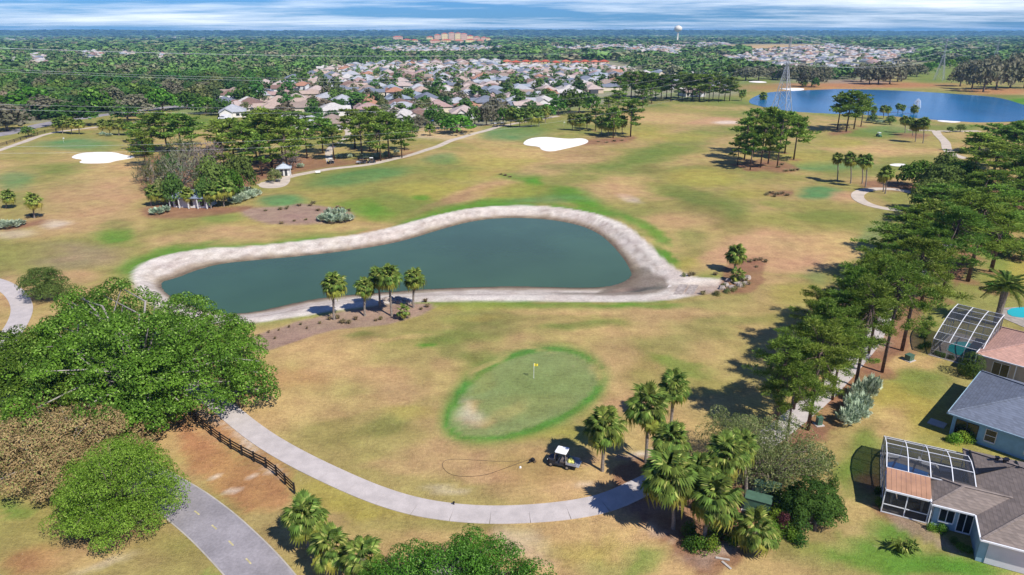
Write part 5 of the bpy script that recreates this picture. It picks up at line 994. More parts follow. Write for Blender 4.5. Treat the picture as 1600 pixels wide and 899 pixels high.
def cage(r, U, V, prof, frame=alum, sm=scr, sides='WENS', base_low=0.0, skip_roof=None):
    """screened pool cage: U bay positions, V row positions with roof height prof(v); beams and screens are parts"""
    def P_(u, v, z=None): return Vector((u, v, prof(v) if z is None else z))
    def beam(a, b, w=.10): mb = MB(); mb.bar(a, b, w * .55, w * .8); mb.build('beam', frame, r)
    def panel(pts): mb = MB(); mb.face(pts); mb.build('screen_panel', sm, r)
    for u in U:
        for a, b in zip(V, V[1:]): beam(P_(u, a), P_(u, b), .14)
    for v in V: beam(P_(U[0], v), P_(U[-1], v), .10)
    for a, b in zip(U, U[1:]):
        for c, d in zip(V, V[1:]): panel([P_(a, c), P_(b, c), P_(b, d), P_(a, d)])
    def side(pts):
        for p in pts: beam(Vector((p[0], p[1], base_low)), Vector((p[0], p[1], p[2])), .09)
        for p, q in zip(pts, pts[1:]):
            beam(Vector((p[0], p[1], .95)), Vector((q[0], q[1], .95)), .07); beam(Vector((p[0], p[1], .06)), Vector((q[0], q[1], .06)), .09)
            panel([Vector((p[0], p[1], .1)), Vector((q[0], q[1], .1)), Vector((q[0], q[1], q[2])), Vector((p[0], p[1], p[2]))])
    if 'W' in sides: side([(U[0], v, prof(v)) for v in V])
    if 'E' in sides: side([(U[-1], v, prof(v)) for v in V])
    if 'S' in sides: side([(u, V[0], prof(V[0])) for u in U])
    if 'N' in sides: side([(u, V[-1], prof(V[-1])) for u in U])
def vent(r, x, y, z): mb = MB(); mb.box((x, y, z + .15), (.28, .28, .3), .2, .8); mb.box((x, y, z + .32), (.36, .36, .08), .2); mb.build('roof_vent', blackp, r)
# ------------------------------------------------------------------ house A, brown shingles, pool cage and brown patio roof
A = thing('house', 'house with taupe shingle roof, flat-topped pool cage and brown patio roof', 'house', (34.5, 52.5, 0.02), math.radians(-26.5)); Aw = stucco_blue
mb = MB(); mb.prism([(4.0, -.1), (7.1, -.1), (7.1, -3.5), (22, -3.5), (22, 10.2), (8.0, 10.2), (8.0, 3.9), (4.0, 3.9)], 0, 2.40); mb.build('wall', Aw, A)
mb = MB(); mb.prism([(0, 0), (7.6, 0), (7.6, 10.8), (0, 10.8)], -.1, .06); mb.build('patio_slab', patio, A)
mb = MB(); e1 = hip(mb, 3.65, 14.5, -.6, 4.3, 2.58, .42); mb.build('roof', roof_brown, A)
mb = MB(); e2 = hip(mb, 7.0, 24.5, -4.0, 10.7, 2.56, .40); mb.build('roof', roof_brown, A)
capm = shingle('shingle_cap', alb((150,136,126), .78)); mb = MB(); ridgecap(mb, [(3.65, -.6, 2.6), e1[0], (3.65, 4.3, 2.6)]); ridgecap(mb, [e1[0], e1[1]]); ridgecap(mb, [(7.0, -4.0, 2.58), e2[0], (7.0, 10.7, 2.58)]); ridgecap(mb, [e2[0], e2[1]]); mb.build('ridge_cap', capm, A)
gutter('gutter', A, [(3.62, 4.3, 2.52), (3.62, -.66, 2.52), (6.9, -.66, 2.52)]); gutter('gutter', A, [(6.94, -.66, 2.50), (6.94, -4.06, 2.50), (24, -4.06, 2.50)])
mb = MB(); mb.box((10.5, -3.53, 1.1), (5.6, .06, 2.15)); mb.build('garage_door', garage_w, A)
window(A, (4.45, -.1), (5.6, -.1), .75, 2.05, (0, -1), panes=2); window(A, (5.9, -.1), (7.0, -.1), .15, 2.1, (0, -1), panes=2); window(A, (4.0, .2), (4.0, 1.4), .6, 2.1, (-1, 0), panes=1)
window(A, (8.0, 5), (8.0, 8.5), .1, 2.1, (-1, 0), panes=3)
mb = MB(); mb.tube([(3.72, -.5, 2.45), (3.72, -.5, .1)], .05, 6); mb.build('downspout', alum, A)
def profA(v):
    return float(np.interp(v, [3.1, 5.3, 7.4, 9.2, 10.7], [2.95, 3.25, 3.15, 2.7, 2.05]))
cage(A, [0.02, 1.85, 3.7, 5.5, 7.3], [3.12, 5.3, 7.4, 9.2, 10.7], profA, sides='WNE')
# screened room under the brown patio roof
for k in range(9):
    a, b = .02 + k * .405, .02 + (k + 1) * .405; mb = MB(); mb.prism([(a + .01, -.12), (b - .01, -.12), (b - .01, 3.10), (a + .01, 3.10)], 0, .06)
    mb.v = [(x, y, z + 2.50 + (y + .1) * .13) for x, y, z in mb.v]; mb.build('roof_panel', awn, A)
mb = MB(); mb.bar((0, -.15, 2.52), (3.68, -.15, 2.52), .1, .16); mb.build('gutter', alum, A)
def scrwall(p, q, n, top, low=.95):
    p = Vector(p + (0,)); q = Vector(q + (0,))
    for k in range(n + 1): c = p.lerp(q, k / n); mb = MB(); mb.bar(c, c + Vector((0, 0, top)), .07, .09); mb.build('post', alum, A)
    for z in (.06, low, top): mb = MB(); mb.bar(p + Vector((0, 0, z)), q + Vector((0, 0, z)), .07, .09); mb.build('rail', alum, A)
    for k in range(n): c, d = p.lerp(q, k / n), p.lerp(q, (k + 1) / n); mb = MB(); mb.face([c, d, d + Vector((0, 0, top)), c + Vector((0, 0, top))]); mb.build('screen_panel', scr, A)
scrwall((0, 0), (3.65, 0), 2, 2.45); scrwall((0, 3.1), (0, .02), 2, 2.5); mb = MB(); mb.box((1.9, 1.5, .35), (1.4, .9, .5), .2); mb.box((.9, 1.2, .3), (.5, .5, .45)); mb.box((2.9, 2.0, .3), (.5, .6, .5), .5)
o = mb.build('patio_furniture', seatm); o.location = A.location; o.rotation_euler = A.rotation_euler; tag(o, 'dark patio table with two seats inside the screened room', 'patio furniture')
for u_, v_ in ((.5, .25), (2.95, .2)):
    mb = MB()
    for k in range(6): mb.bar((u_ + k * .05, v_, 2.3), (u_ + .1 + k * .02, v_ + .05, .9), .05, .03)
    mb.build('curtain', curt, A)
mb = MB(); mb.prism([(.5, 6.6), (1.6, 6.0), (4.2, 5.7), (6.2, 6.0), (6.9, 7.0), (6.2, 8.4), (3.4, 9.0), (1.2, 9.4), (.5, 8.8)], .02, .10); mb.build('pool', pooltile, A)
mb = MB(); mb.prism([(.65, 6.65), (1.65, 6.15), (4.2, 5.85), (6.1, 6.15), (6.75, 7.0), (6.1, 8.25), (3.4, 8.85), (1.25, 9.25), (.65, 8.7)], .10, .115); mb.build('pool_water', poolm, A)
mb = MB(); mb.prism([(0, 0), (3.3, -.3), (3.3, 1.0), (0, 1.15)], 0, .04); o = None
def on_main(u, v): return 2.56 + min(u - 7.0, 10.7 - v, v + 4.0) * .40
def on_roofA(px, py):
    z = 3.2; c_, s_ = math.cos(-A.rotation_euler.z), math.sin(-A.rotation_euler.z)
    for _ in range(6): x, y = G(px, py, z + .02); x -= A.location.x; y -= A.location.y; u, v = x * c_ - y * s_, x * s_ + y * c_; z = on_main(u, v)
    return Vector((u, v, z))
q = [on_roofA(*p) for p in ((1526, 743), (1591, 729), (1588, 721), (1524, 733))]; mb = MB(); mb.face([p + Vector((0, 0, .10)) for p in q]); mb.face([p + Vector((0, 0, .05)) for p in reversed(q)])
for i in range(4): mb.face([q[i] + Vector((0, 0, .05)), q[(i + 1) % 4] + Vector((0, 0, .05)), q[(i + 1) % 4] + Vector((0, 0, .10)), q[i] + Vector((0, 0, .10))])
mb.build('solar_panel', blackp, A)
for a_, b_ in (((1515, 706), (1525, 743)), ((1587, 722), (1592, 732))): mb = MB(); mb.tube([on_roofA(*a_) + Vector((0, 0, .12)), on_roofA(*b_) + Vector((0, 0, .12))], .09, 6); mb.build('solar_pipe', blackp, A)
for a, b in ((9.4, 8.2), (9.9, 7.7), (10.2, 8.4), (10.8, -.9)): vent(A, a, b, on_main(a, b))
for i, (u_, v_, rz_, l_) in enumerate([(1.2, 10.0, .3, 'white lounge chair at the west end of the blue pool deck'), (4.4, 9.9, -.2, 'white lounge chair in the middle of the blue pool deck'), (5.9, 9.6, .1, 'white lounge chair at the house end of the blue pool deck')]):
    w_ = A.matrix_basis @ Vector((u_, v_, .06)) if False else Matrix.Rotation(math.radians(-26.5), 3, 'Z') @ Vector((u_, v_, .06)) + Vector(A.location); r = thing('lounge_chair', l_, 'lounge chair', w_, rz_ + math.radians(-26.5))
    mb = MB(); mb.box((0, 0, .32), (1.2, .6, .06)); mb.build('seat', whitem, r); mb = MB(); mb.bar((-.6, 0, .33), (-1.05, 0, .75), .6, .05); mb.build('backrest', whitem, r)
    for a_ in (-.5, .5):
        for b_ in (-.25, .25): mb = MB(); mb.box((a_, b_, .15), (.05, .05, .3)); mb.build('leg', alum, r)
# ------------------------------------------------------------------ house B, blue walls, grey shingles
B = thing('house', 'blue-walled house with dark grey hip roof behind the pool cages', 'house', (G(1481, 645, 2.7)[0], G(1481, 645, 2.7)[1], 0.0), math.radians(-45.5))
mb = MB(); mb.prism([(.5, .5), (16, .5), (16, 13.7), (.5, 13.7)], 0, 2.55); mb.build('wall', stucco_blue2, B); mb = MB(); e = hip(mb, 0, 17, 0, 14.2, 2.72, .36); mb.build('roof', roof_grey, B)
mb = MB(); ridgecap(mb, [(0, 0, 2.74), e[0], (0, 14.2, 2.74)]); ridgecap(mb, [e[0], e[1]]); mb.build('ridge_cap', shingle('shingle_cap_grey', alb((130,138,152), .75)), B)
gutter('fascia', B, [(-.03, 14.2, 2.64), (-.03, -.04, 2.64), (17, -.04, 2.64)], stucco_blue)
window(B, (.9, .5), (1.9, .5), .35, 2.1, (0, -1), alum_d, 1); window(B, (2.0, .5), (3.0, .5), .35, 2.1, (0, -1), alum_d, 1); window(B, (3.7, .5), (4.7, .5), .7, 2.1, (0, -1), alum, 1, True); window(B, (7.3, .5), (8.3, .5), .7, 2.1, (0, -1), alum, 1, True)
vent(B, 6.2, 9.2, 2.72 + 2.2)
o = MB(); o.prism([(-1.9, 1.2), (-.2, 1.2), (-.2, 2.6), (-1.9, 2.6)], 0, .10); o = o.build('concrete_pad', concrete); o.location = B.location; o.rotation_euler = B.rotation_euler; tag(o, 'square concrete pad on the lawn in the shade of the blue house', 'concrete pad')
# ------------------------------------------------------------------ house C, pink roof, arched cage
ox, oy = G(1453, 555); Cc = thing('house', 'beige house with pink tile roof and white arched pool cage', 'house', (ox, oy, 0.0), math.radians(-46))
def profC(v): return 2.5 + 2.5 * math.sin(min(1, max(0, v) / 8.5) * math.pi / 2)
mb = MB(); mb.prism([(-.2, -.2), (7.6, -.2), (7.6, 11.2), (-.2, 11.2)], -.1, .06); mb.build('patio_slab', patio, Cc)
cage(Cc, [0, 1.9, 3.8, 5.7], [0, 1.4, 2.9, 4.5, 6.1, 7.8, 9.4], profC, sm=scr2, sides='WSEN')
mb = MB(); mb.prism([(1.0, 3.2), (2.4, 2.4), (4.6, 2.6), (4.8, 5.0), (4.2, 7.6), (2.4, 8.6), (1.1, 7.4), (.8, 5.0)], .02, .10); mb.build('pool', mat('pool_coping', alb((190,180,165), .8)), Cc); mb = MB(); mb.prism([(1.15, 3.3), (2.4, 2.55), (4.5, 2.75), (4.65, 5.0), (4.05, 7.5), (2.4, 8.4), (1.25, 7.3), (.95, 5.0)], .10, .115); mb.build('pool_water', poolteal, Cc)
for i, (u, v, w) in enumerate([(.6, .7, .5), (1.4, .5, .6), (2.4, .7, .5), (4.2, .6, .4)]):
    p = Matrix.Rotation(math.radians(-46), 3, 'Z') @ Vector((u, v, 0)); o = shrub('shrub_yellow' if i < 2 else 'shrub_dark', 'shrub', ox + p.x, oy + p.y, w * 1.9, .9); enlist(o, ('inside the arched pool cage', 'shrub', 'shrubs inside the arched cage'), 'small potted shrub')
mb = MB(); mb.prism([(5.9, -1.1), (20, -1.1), (20, 10.5), (5.9, 10.5)], 0, 2.5); mb.build('wall', stucco_beige, Cc)
mb = MB(); e = hip(mb, 5.4, 20.5, -1.6, 11, 2.66, .36); mb.build('roof', roof_pink, Cc); mb = MB(); ridgecap(mb, [(5.4, -1.6, 2.68), e[0], (5.4, 11, 2.68)]); mb.build('ridge_cap', shingle('tile_cap_pink', alb((215,172,155), .78)), Cc)
gutter('gutter', Cc, [(5.36, 11, 2.6), (5.36, -1.64, 2.6), (20, -1.64, 2.6)]); window(Cc, (7.4, -1.1), (9.2, -1.1), .1, 2.1, (0, -1), alum, 2)
for u_ in (9.9, 5.5): mb = MB(); mb.tube([(u_, -1.55, 2.5), (u_, -1.55, 0)], .07, 6); mb.build('downspout', alum, Cc)
# second pool beyond
o = sheet('pool_deck', gq([(1560,482),(1640,478),(1660,520),(1600,512),(1565,497)]), patio, .05, z=.06); o['kind'] = 'structure'
o = sheet('swimming_pool', chaikin(gq([(1573,484),(1600,480),(1640,484),(1650,496),(1600,498),(1575,494)]), 1), poolteal, z=.10, thick=.06, kind=None); tag(o, 'teal swimming pool partly behind the date palm', 'pool')
# utility boxes
green = mat('utility_green', alb((88,120,100), .7), .5, 0, .08, 2)
def ubox(px, py, d, rz, label):
    x, y, z = GT(px, py); r = thing('utility_box', label, 'utility box', (x, y, z), rz); mb = MB(); mb.box((0, 0, d[2] / 2), d, 0, .97); mb.build('cabinet', green, r); mb = MB(); mb.bar((-d[0] / 2 - .04, 0, d[2] + .03), (d[0] / 2 + .04, 0, d[2] + .03), d[1] + .08, .06); mb.build('lid', green, r); mb = MB(); mb.box((0, 0, .02), (d[0] + .4, d[1] + .4, .1)); mb.build('base', concrete, r)
    mb = MB(); mb.box((0, -d[1] / 2 - .02, d[2] * .5), (.06, .04, .2)); mb.build('handle', silver, r)
ubox(1420, 563, (1.0, .8, .8), .5, 'green transformer box on the lawn near the arched cage')
ubox(1183, 796, (2.3, 1.3, 1.35), -.45, 'largest green pump cabinet under the palm cluster'); ubox(1190, 772, (1.5, 1.1, 1.2), -.45, 'left of two small green cabinets behind the largest cabinet'); ubox(1206, 776, (1.4, 1.1, 1.3), -.45, 'right of two small green cabinets behind the largest cabinet')
ubox(1279, 664, (.6, .5, 1.0), .2, 'small grey-green pedestal box at the pine trunks'); ubox(1176, 806, (.9, .5, .6), -.4, 'low pale valve box left of the pump cabinets')
for a, b, l in (((1128,878), (1142,890), 'pale plank lying on the mulch below the leaning palm'), ((1118,872), (1140,876), 'second pale plank lying on the mulch below the leaning palm')):
    p, q = GT(*a), GT(*b); mb = MB(); mb.bar(Vector(p) + Vector((0, 0, .06)), Vector(q) + Vector((0, 0, .06)), .2, .06); tag(mb.build('plank', mat('plank_grey', (.42, .38, .34), .8, .2, .1, 4)), l, 'plank')
# ------------------------------------------------------------------ golf hut and pump house
roofg = mat('metal_roof_pale', alb((190,198,205), .8), .5, 0, .05, 1.5); wallw = mat('painted_wall_white', alb((226,224,218), .82), .8, .1, .04, 1.5)
x, y, z = GT(445, 274); hut = thing('golf_hut', 'small white shelter with pale pyramid roof beside the far cart path', 'hut', (x, y, z), .25); mb = MB(); mb.box((0, 0, 1.25), (3.4, 3.0, 2.5)); mb.build('wall', wallw, hut); mb = MB(); hip(mb, -2.3, 2.3, -2.1, 2.1, 2.5, .6); mb.box((0, 0, 3.85), (.5, .5, .3)); mb.build('roof', roofg, hut)
for u in (-.9, .35): mb = MB(); mb.box((u + .2, -1.51, 1.05), (.75, .05, 2.0)); mb.build('doorway_shade', mat('doorway_shade_dark', (.05, .05, .05), .7), hut)  # dark panels painted as the shade inside the open doorways
for u in (-2, 2): mb = MB(); mb.box((u, -1.85, 1.25), (.16, .16, 2.5)); mb.build('post', wallw, hut)
x, y, z = GT(298, 325); ph = thing('pump_house', 'white pump house with blue-grey metal roof half hidden in the grove', 'building', (x, y, z), -.05); mb = MB(); mb.box((0, 2.5, 1.4), (9.0, 5.0, 2.8)); mb.build('wall', wallw, ph); mb = MB(); hip(mb, -5.3, 5.3, -1.2, 5.6, 2.8, .45); mb.build('roof', mat('metal_roof_blue', alb((140,152,170), .8), .5, 0, .08, 1), ph)
for u in (-4.8, -2.4, 0, 2.4, 4.8): mb = MB(); mb.box((u, -.9, 1.4), (.22, .22, 2.8)); mb.build('post', wallw, ph)
for u in (-3.3, .2, 3.2): mb = MB(); mb.box((u, -.02, 1.3), (1.1, .06, 1.6)); mb.build('window', glassm, ph)
for a, b in (((392,281),0),((497,272),1)):
    x, y, z = GT(*a); r = thing('bench', 'small bench beside the far cart path, ' + ('left of the hut' if b == 0 else 'right of the hut'), 'bench', (x, y, z), .3); mb = MB(); mb.box((0, 0, .45), (1.5, .45, .06)); mb.build('seat', whitem, r); mb = MB(); mb.box((0, .22, .75), (1.5, .05, .4)); mb.build('backrest', whitem, r)
    for u in (-.6, .6): mb = MB(); mb.box((u, 0, .22), (.08, .4, .44)); mb.build('leg', fm, r)
# ------------------------------------------------------------------ the town: rows of single-storey houses
roofc = [('pale pink', (206,186,176)), ('tan', (198,174,158)), ('silver', (190,192,196)), ('slate', (128,134,148)), ('taupe', (170,150,136)), ('terracotta', (192,140,112)), ('brown', (142,112,100)), ('off-white', (216,210,204)), ('rose', (190,158,150)), ('blue-grey', (160,170,182))]
RW_ = [.11, .11, .19, .16, .14, .04, .07, .11, .03, .06]
RM = {n: shingle('roof_' + n.replace(' ', '_'), alb(c, .66), contrast=.25, course=.6) for n, c in roofc}
wallc = [('white', (232,226,218)), ('cream', (228,214,190)), ('beige', (212,192,168)), ('grey', (205,205,205))]
WM = {n: mat('wall_' + n.replace(' ', '_'), alb(c, .8), .9, 0, .04, .5) for n, c in wallc}
def gable(mb, u0, u1, v0, v1, z, slope, wallm):
    """front gable wing: ridge along v, its gable wall toward v0"""
    h = (u1 - u0) / 2 * slope; um = (u0 + u1) / 2
    mb[0].face([(u0 - .4, v0 - .5, z), (um, v0 - .5, z + h + .16), (um, v1, z + h + .16), (u0 - .4, v1, z)]); mb[0].face([(um, v0 - .5, z + h + .16), (u1 + .4, v0 - .5, z), (u1 + .4, v1, z), (um, v1, z + h + .16)])
    mb[0].face([(u0 - .4, v0 - .5, z - .18), (um, v0 - .5, z + h), (um, v0 - .5, z + h + .16), (u0 - .4, v0 - .5, z)]); mb[0].face([(um, v0 - .5, z + h), (u1 + .4, v0 - .5, z - .18), (u1 + .4, v0 - .5, z), (um, v0 - .5, z + h + .16)])
    mb[1].face([(u0, v0, z - .1), (u1, v0, z - .1), (um, v0, z + h - .1)])
HV = []
for k, (w, d, gl) in enumerate([(13, 15, 'L'), (15, 14, 'R'), (14, 16, 'N'), (16, 13, 'B'), (12.5, 14, 'L')]):
    ro, wa = MB(), MB(); wa.prism([(-w / 2, -d / 2), (w / 2, -d / 2), (w / 2, d / 2), (-w / 2, d / 2)], -.2, 2.9); hip(ro, -w / 2 - .6, w / 2 + .6, -d / 2 - .6, d / 2 + .6, 3.02, (.42, .38, .45, .4, .5)[k])
    s = -1 if gl in 'L' else 1
    if gl != 'N': wa.prism([(s * w / 2 - (0 if s < 0 else 6.2), -d / 2 - 3.2), (s * w / 2 + (6.2 if s < 0 else 0), -d / 2 - 3.2), (s * w / 2 + (6.2 if s < 0 else 0), -d / 2), (s * w / 2 - (0 if s < 0 else 6.2), -d / 2)], -.2, 2.87); a = s * w / 2 + (0 if s < 0 else -6.2); gable((ro, wa), a, a + 6.2, -d / 2 - 3.2, 0, 2.97, .6, None)
    if gl in 'BN': gable((ro, wa), -2.5 - w * .15, 2.5 - w * .15, -d / 2 - (.8 if gl == 'N' else 1.6), 0, 2.97, .75, None)
    gx0 = (s * w / 2 + 3.1 * (1 if s < 0 else -1)) if gl != 'N' else w * .25; gy0 = -d / 2 - (3.26 if gl != 'N' else .05)
    gd, wn_, pt_ = MB(), MB(), MB(); gd.box((0, 0, 1.15), (4.8, .08, 2.25)); wn_.box((0, 0, 1.6), (1.7, .1, 1.3)); pt_.box((0, 0, 1.3), (6.0, 3.0, 2.6))
    HV.append((wa, ro, gd.mesh('garage_door', garage_w), (gx0, gy0, 0), wn_.mesh('window', glassm), [(-s * w * .2, -d / 2 - .02, 0), (-s * w * .4, -d / 2 - .02, 0), (w * .2, d / 2 + .02, 0)], wa.mesh('wall', WM['white']), ro.mesh('roof', RM['pale pink']), w, d, pt_.mesh('screen_room', clear_mat('screen_room', (.06, .065, .07), .85) if k == 0 else MATS.get('scrroom')) if k == 0 else None))
scrroom = HV[0][10]
def town_house(x, y, rz, k, rn, wn, detail=True, sc=1.0):
    wa, ro, gd, gp, wi, wps, wam, rom, w, d, _ = HV[k]; r = put('house', None, None, (x, y, 0), rz, sc)
    o = put('wall', wam, r); o.material_slots[0].link = 'OBJECT'; o.material_slots[0].material = WM[wn]
    o = put('roof', rom, r); o.material_slots[0].link = 'OBJECT'; o.material_slots[0].material = RM[rn]
    if detail:
        put('garage_door', gd, r, gp)
        for p in wps: put('window', wi, r, p)
        put('screen_room', scrroom, r, (random.choice((-2, 2)), d / 2 + 1.5, 0))
    return r
town_px = [(345,160),(365,150),(400,142),(430,130),(475,120),(520,107),(560,98),(600,86),(640,72),(700,68),(765,74),(785,104),(955,104),(1000,118),(995,140),(900,150),(868,163),(800,185),(760,190),(705,188),(650,192),(600,186),(560,186),(520,192),(470,180),(430,178),(400,178),(350,172)]
belt = [(470,99),(560,90),(700,86),(830,84),(830,94),(720,97),(600,99),(520,105)]
random.seed(21); spots = []
ang = math.radians(14); ca, sa = math.cos(ang), math.sin(ang); rows_v = []; v = 330
while v < 1750: rows_v += [v, v + 23]; v += 23 + 33
for ri, v in enumerate(rows_v):
    u = -620 + random.uniform(0, 10)
    while u < 700:
        u += random.uniform(17.0, 19.5); uu = u + 14 * math.sin(v * .02); vv = v + 10 * math.sin(u * .012 + 1) + random.uniform(-1.5, 1.5)
        x, y = uu * ca - vv * sa, uu * sa + vv * ca
        if y < 300: continue
        px, py = PJ(x, y)
        if inpoly(town_px, px, py) and not inpoly(belt, px, py) and random.random() < .95: spots.append((y, x, ri, px, py))
extra = [(372,176),(392,170),(352,168),(365,182),(455,196),(480,200),(520,200),(632,190),(655,188),(1080,150),(1040,138),(1055,134),(1100,132),(1120,140),(1068,138),(1024,128),(1008,120),(1030,118),(1056,116),(1080,119),(1105,122),(1240,116),(1260,118),(1212,114),(1200,109),(1225,110)]
for px, py in extra: x, y = G(px, py); spots.append((y, x, 99, px, py))
spots.sort(); near, rest = spots[:285], spots[285:]
far_town = [[(960,80),(1000,66),(1130,62),(1140,72),(1040,80),(1110,88),(1200,92),(1130,100),(1040,88)], [(1150,92),(1170,80),(1300,70),(1380,80),(1440,76),(1450,90),(1410,100),(1340,108),(1240,112),(1180,104)], [(565,80),(640,60),(780,66),(800,76),(700,84)], [(850,70),(960,64),(1000,72),(930,82),(870,80)], [(800,60),(1000,58),(1000,61),(800,62)], [(1450,66),(1500,62),(1510,68),(1460,70)], [(0,60),(90,58),(90,63),(0,64)], [(120,62),(300,58),(460,57),(640,58),(640,60),(430,60),(250,64)], [(20,92),(70,84),(80,100),(30,106)], [(120,84),(160,78),(170,88),(130,94)], [(180,84),(215,80),(215,86),(185,88)],[(235,88),(265,84),(265,92),(240,94)],[(60,100),(80,96),(82,101),(64,104)]]
for poly in far_town:
    xs_, ys_ = [p[0] for p in poly], [p[1] for p in poly]
    wpts = [G(*p) for p in poly]; X0, X1 = min(p[0] for p in wpts), max(p[0] for p in wpts); Y0, Y1 = min(p[1] for p in wpts), max(p[1] for p in wpts); st = 19 if Y0 < 1500 else 26
    y = Y0
    while y < min(Y1, 6500):
        x = X0
        while x < X1:
            px, py = PJ(x, y)
            if inpoly(poly, px, py) and random.random() < (.45 if px > 1100 else .75 if px > 560 else .6): rest.append((y + random.uniform(-3, 3), x + random.uniform(-3, 3), 98, px, py))
            x += st
        y += st * (1.25 if y < 1500 else 1.8)
# house plots near to far carry the label of their row
rowname = {}
near_rows = sorted({s[2] for s in near if s[2] < 90}); rank = {r_: i for i, r_ in enumerate(near_rows)}
for (y, x, ri, px, py) in near:
    rn = random.choices([c[0] for c in roofc], RW_)[0]; wn = random.choices([c[0] for c in wallc], [.5, .22, .18, .1])[0]; k = random.randrange(5)
    rz = ang + (math.pi if ri % 2 == 0 else 0) + random.choice([0, 0, 0, math.pi / 2, -math.pi / 2]) + random.uniform(-.12, .12)
    o = town_house(x, y, rz, k, rn, wn, y < 720)
    grp = (f'in row {card(rank[ri])} from the course', 'house', 'single-storey houses of the town') if ri != 99 else ('among the trees at the town edge', 'house', 'houses at the town edge')
    enlist(o, grp, f'{wn} house, {rn} roof')
# cars on the driveways
carm = [(n, mat('car_paint_' + n, c, .3, 0, .03, 1, 0, .6)) for n, c in (('white', (.7, .7, .7)), ('silver', (.4, .42, .44)), ('dark', (.03, .035, .045)), ('red', (.35, .03, .03)), ('blue', (.05, .10, .25)), ('beige', (.45, .40, .32)))]
cb = MB(); cb.prism([(-2.2, -.8), (-2.0, -.9), (2.0, -.9), (2.25, -.6), (2.25, .6), (2.0, .9), (-2.0, .9), (-2.2, .8)], .35, .85); cb.prism([(-1.9, -.8), (1.9, -.75), (1.9, .75), (-1.9, .8)], .85, .95); cbm = cb.mesh('car_body', carm[0][1])
cc_ = MB(); i0 = 0; bt, tp = [(-1.7, -.78), (1.0, -.78), (1.0, .78), (-1.7, .78)], [(-1.3, -.62), (.35, -.62), (.35, .62), (-1.3, .62)]; cc_.v = [(a, b, .95) for a, b in bt] + [(a, b, 1.42) for a, b in tp]; cc_.f = [(4, 5, 6, 7)] + [(i, (i + 1) % 4, 4 + (i + 1) % 4, 4 + i) for i in range(4)]; cc_.m = [0] * 5; ccm = cc_.mesh('car_cabin', glassm); cw = MB(); cw.tube([(0, -.1, 0), (0, .1, 0)], .33, 10); cwm = cw.mesh('car_wheel', rub)
for (y, x, ri, px, py) in near[6:90:3]:
    a_ = ang + random.choice([0, math.pi / 2, math.pi]); n_c, m_c = random.choices(carm, [.35, .2, .18, .07, .1, .1])[0]; r = put('parked_car', None, None, (x + random.uniform(-3, 3), y + random.choice((-12.5, 12.5)), 0), a_)
    b_ = put('body', cbm, r); b_.material_slots[0].link = 'OBJECT'; b_.material_slots[0].material = m_c; put('cabin', ccm, r)
    for u_ in (-1.35, 1.4):
        for v_ in (-.85, .85): put('wheel', cwm, r, (u_, v_, .33))
    enlist(r, ('parked among the town houses', 'car', 'cars parked between the town houses'), f'{n_c} car')
# farther houses: past the 300 nearest, one body of real little houses
mbs = MB(); rl = [c[0] for c in roofc]; wl_ = [c[0] for c in wallc]
for (y, x, ri, px, py) in rest:
    rz = ang + random.choice([0, math.pi / 2]) + random.uniform(-.1, .1); w, d = random.uniform(12, 16), random.uniform(11, 14); c_, s_ = math.cos(rz), math.sin(rz); R_ = lambda u, v_: (x + u * c_ - v_ * s_, y + u * s_ + v_ * c_)
    if ri == 98 and y > 2600: w, d = w * 1.6, d * 1.3
    hw, hd, zr = w / 2, d / 2, 2.9 + min(w, d) / 2 * .42; mbs.prism([R_(-hw, -hd), R_(hw, -hd), R_(hw, hd), R_(-hw, hd)], -.2, 2.9, m=len(rl) + random.choices(range(4), [.5, .22, .18, .1])[0])
    m_ = random.choices(range(len(rl)), RW_)[0]; hw += .5; hd += .5; r1, r2 = R_(-hw + hd, 0), R_(hw - hd, 0)
    c4 = [R_(-hw, -hd) + (2.95,), R_(hw, -hd) + (2.95,), R_(hw, hd) + (2.95,), R_(-hw, hd) + (2.95,)]; A_, B_ = r1 + (zr,), r2 + (zr,)
    for f in ([c4[0], c4[1], B_, A_], [c4[1], c4[2], B_], [c4[2], c4[3], A_, B_], [c4[3], c4[0], A_]): mbs.face(f, m_)
    q = [R_(-hw * .9, -hd - .01) + (2.9,), R_(-hw * .1, -hd - .01) + (2.9,), R_(-hw * .5, -hd - .01) + (4.6,)]; mbs.face(q, len(rl))
o = mbs.build('distant_houses', [RM[n] for n in rl] + [WM[n] for n in wl_], kind='stuff'); o['label'] = 'hundreds of small pale houses fading into the distance'
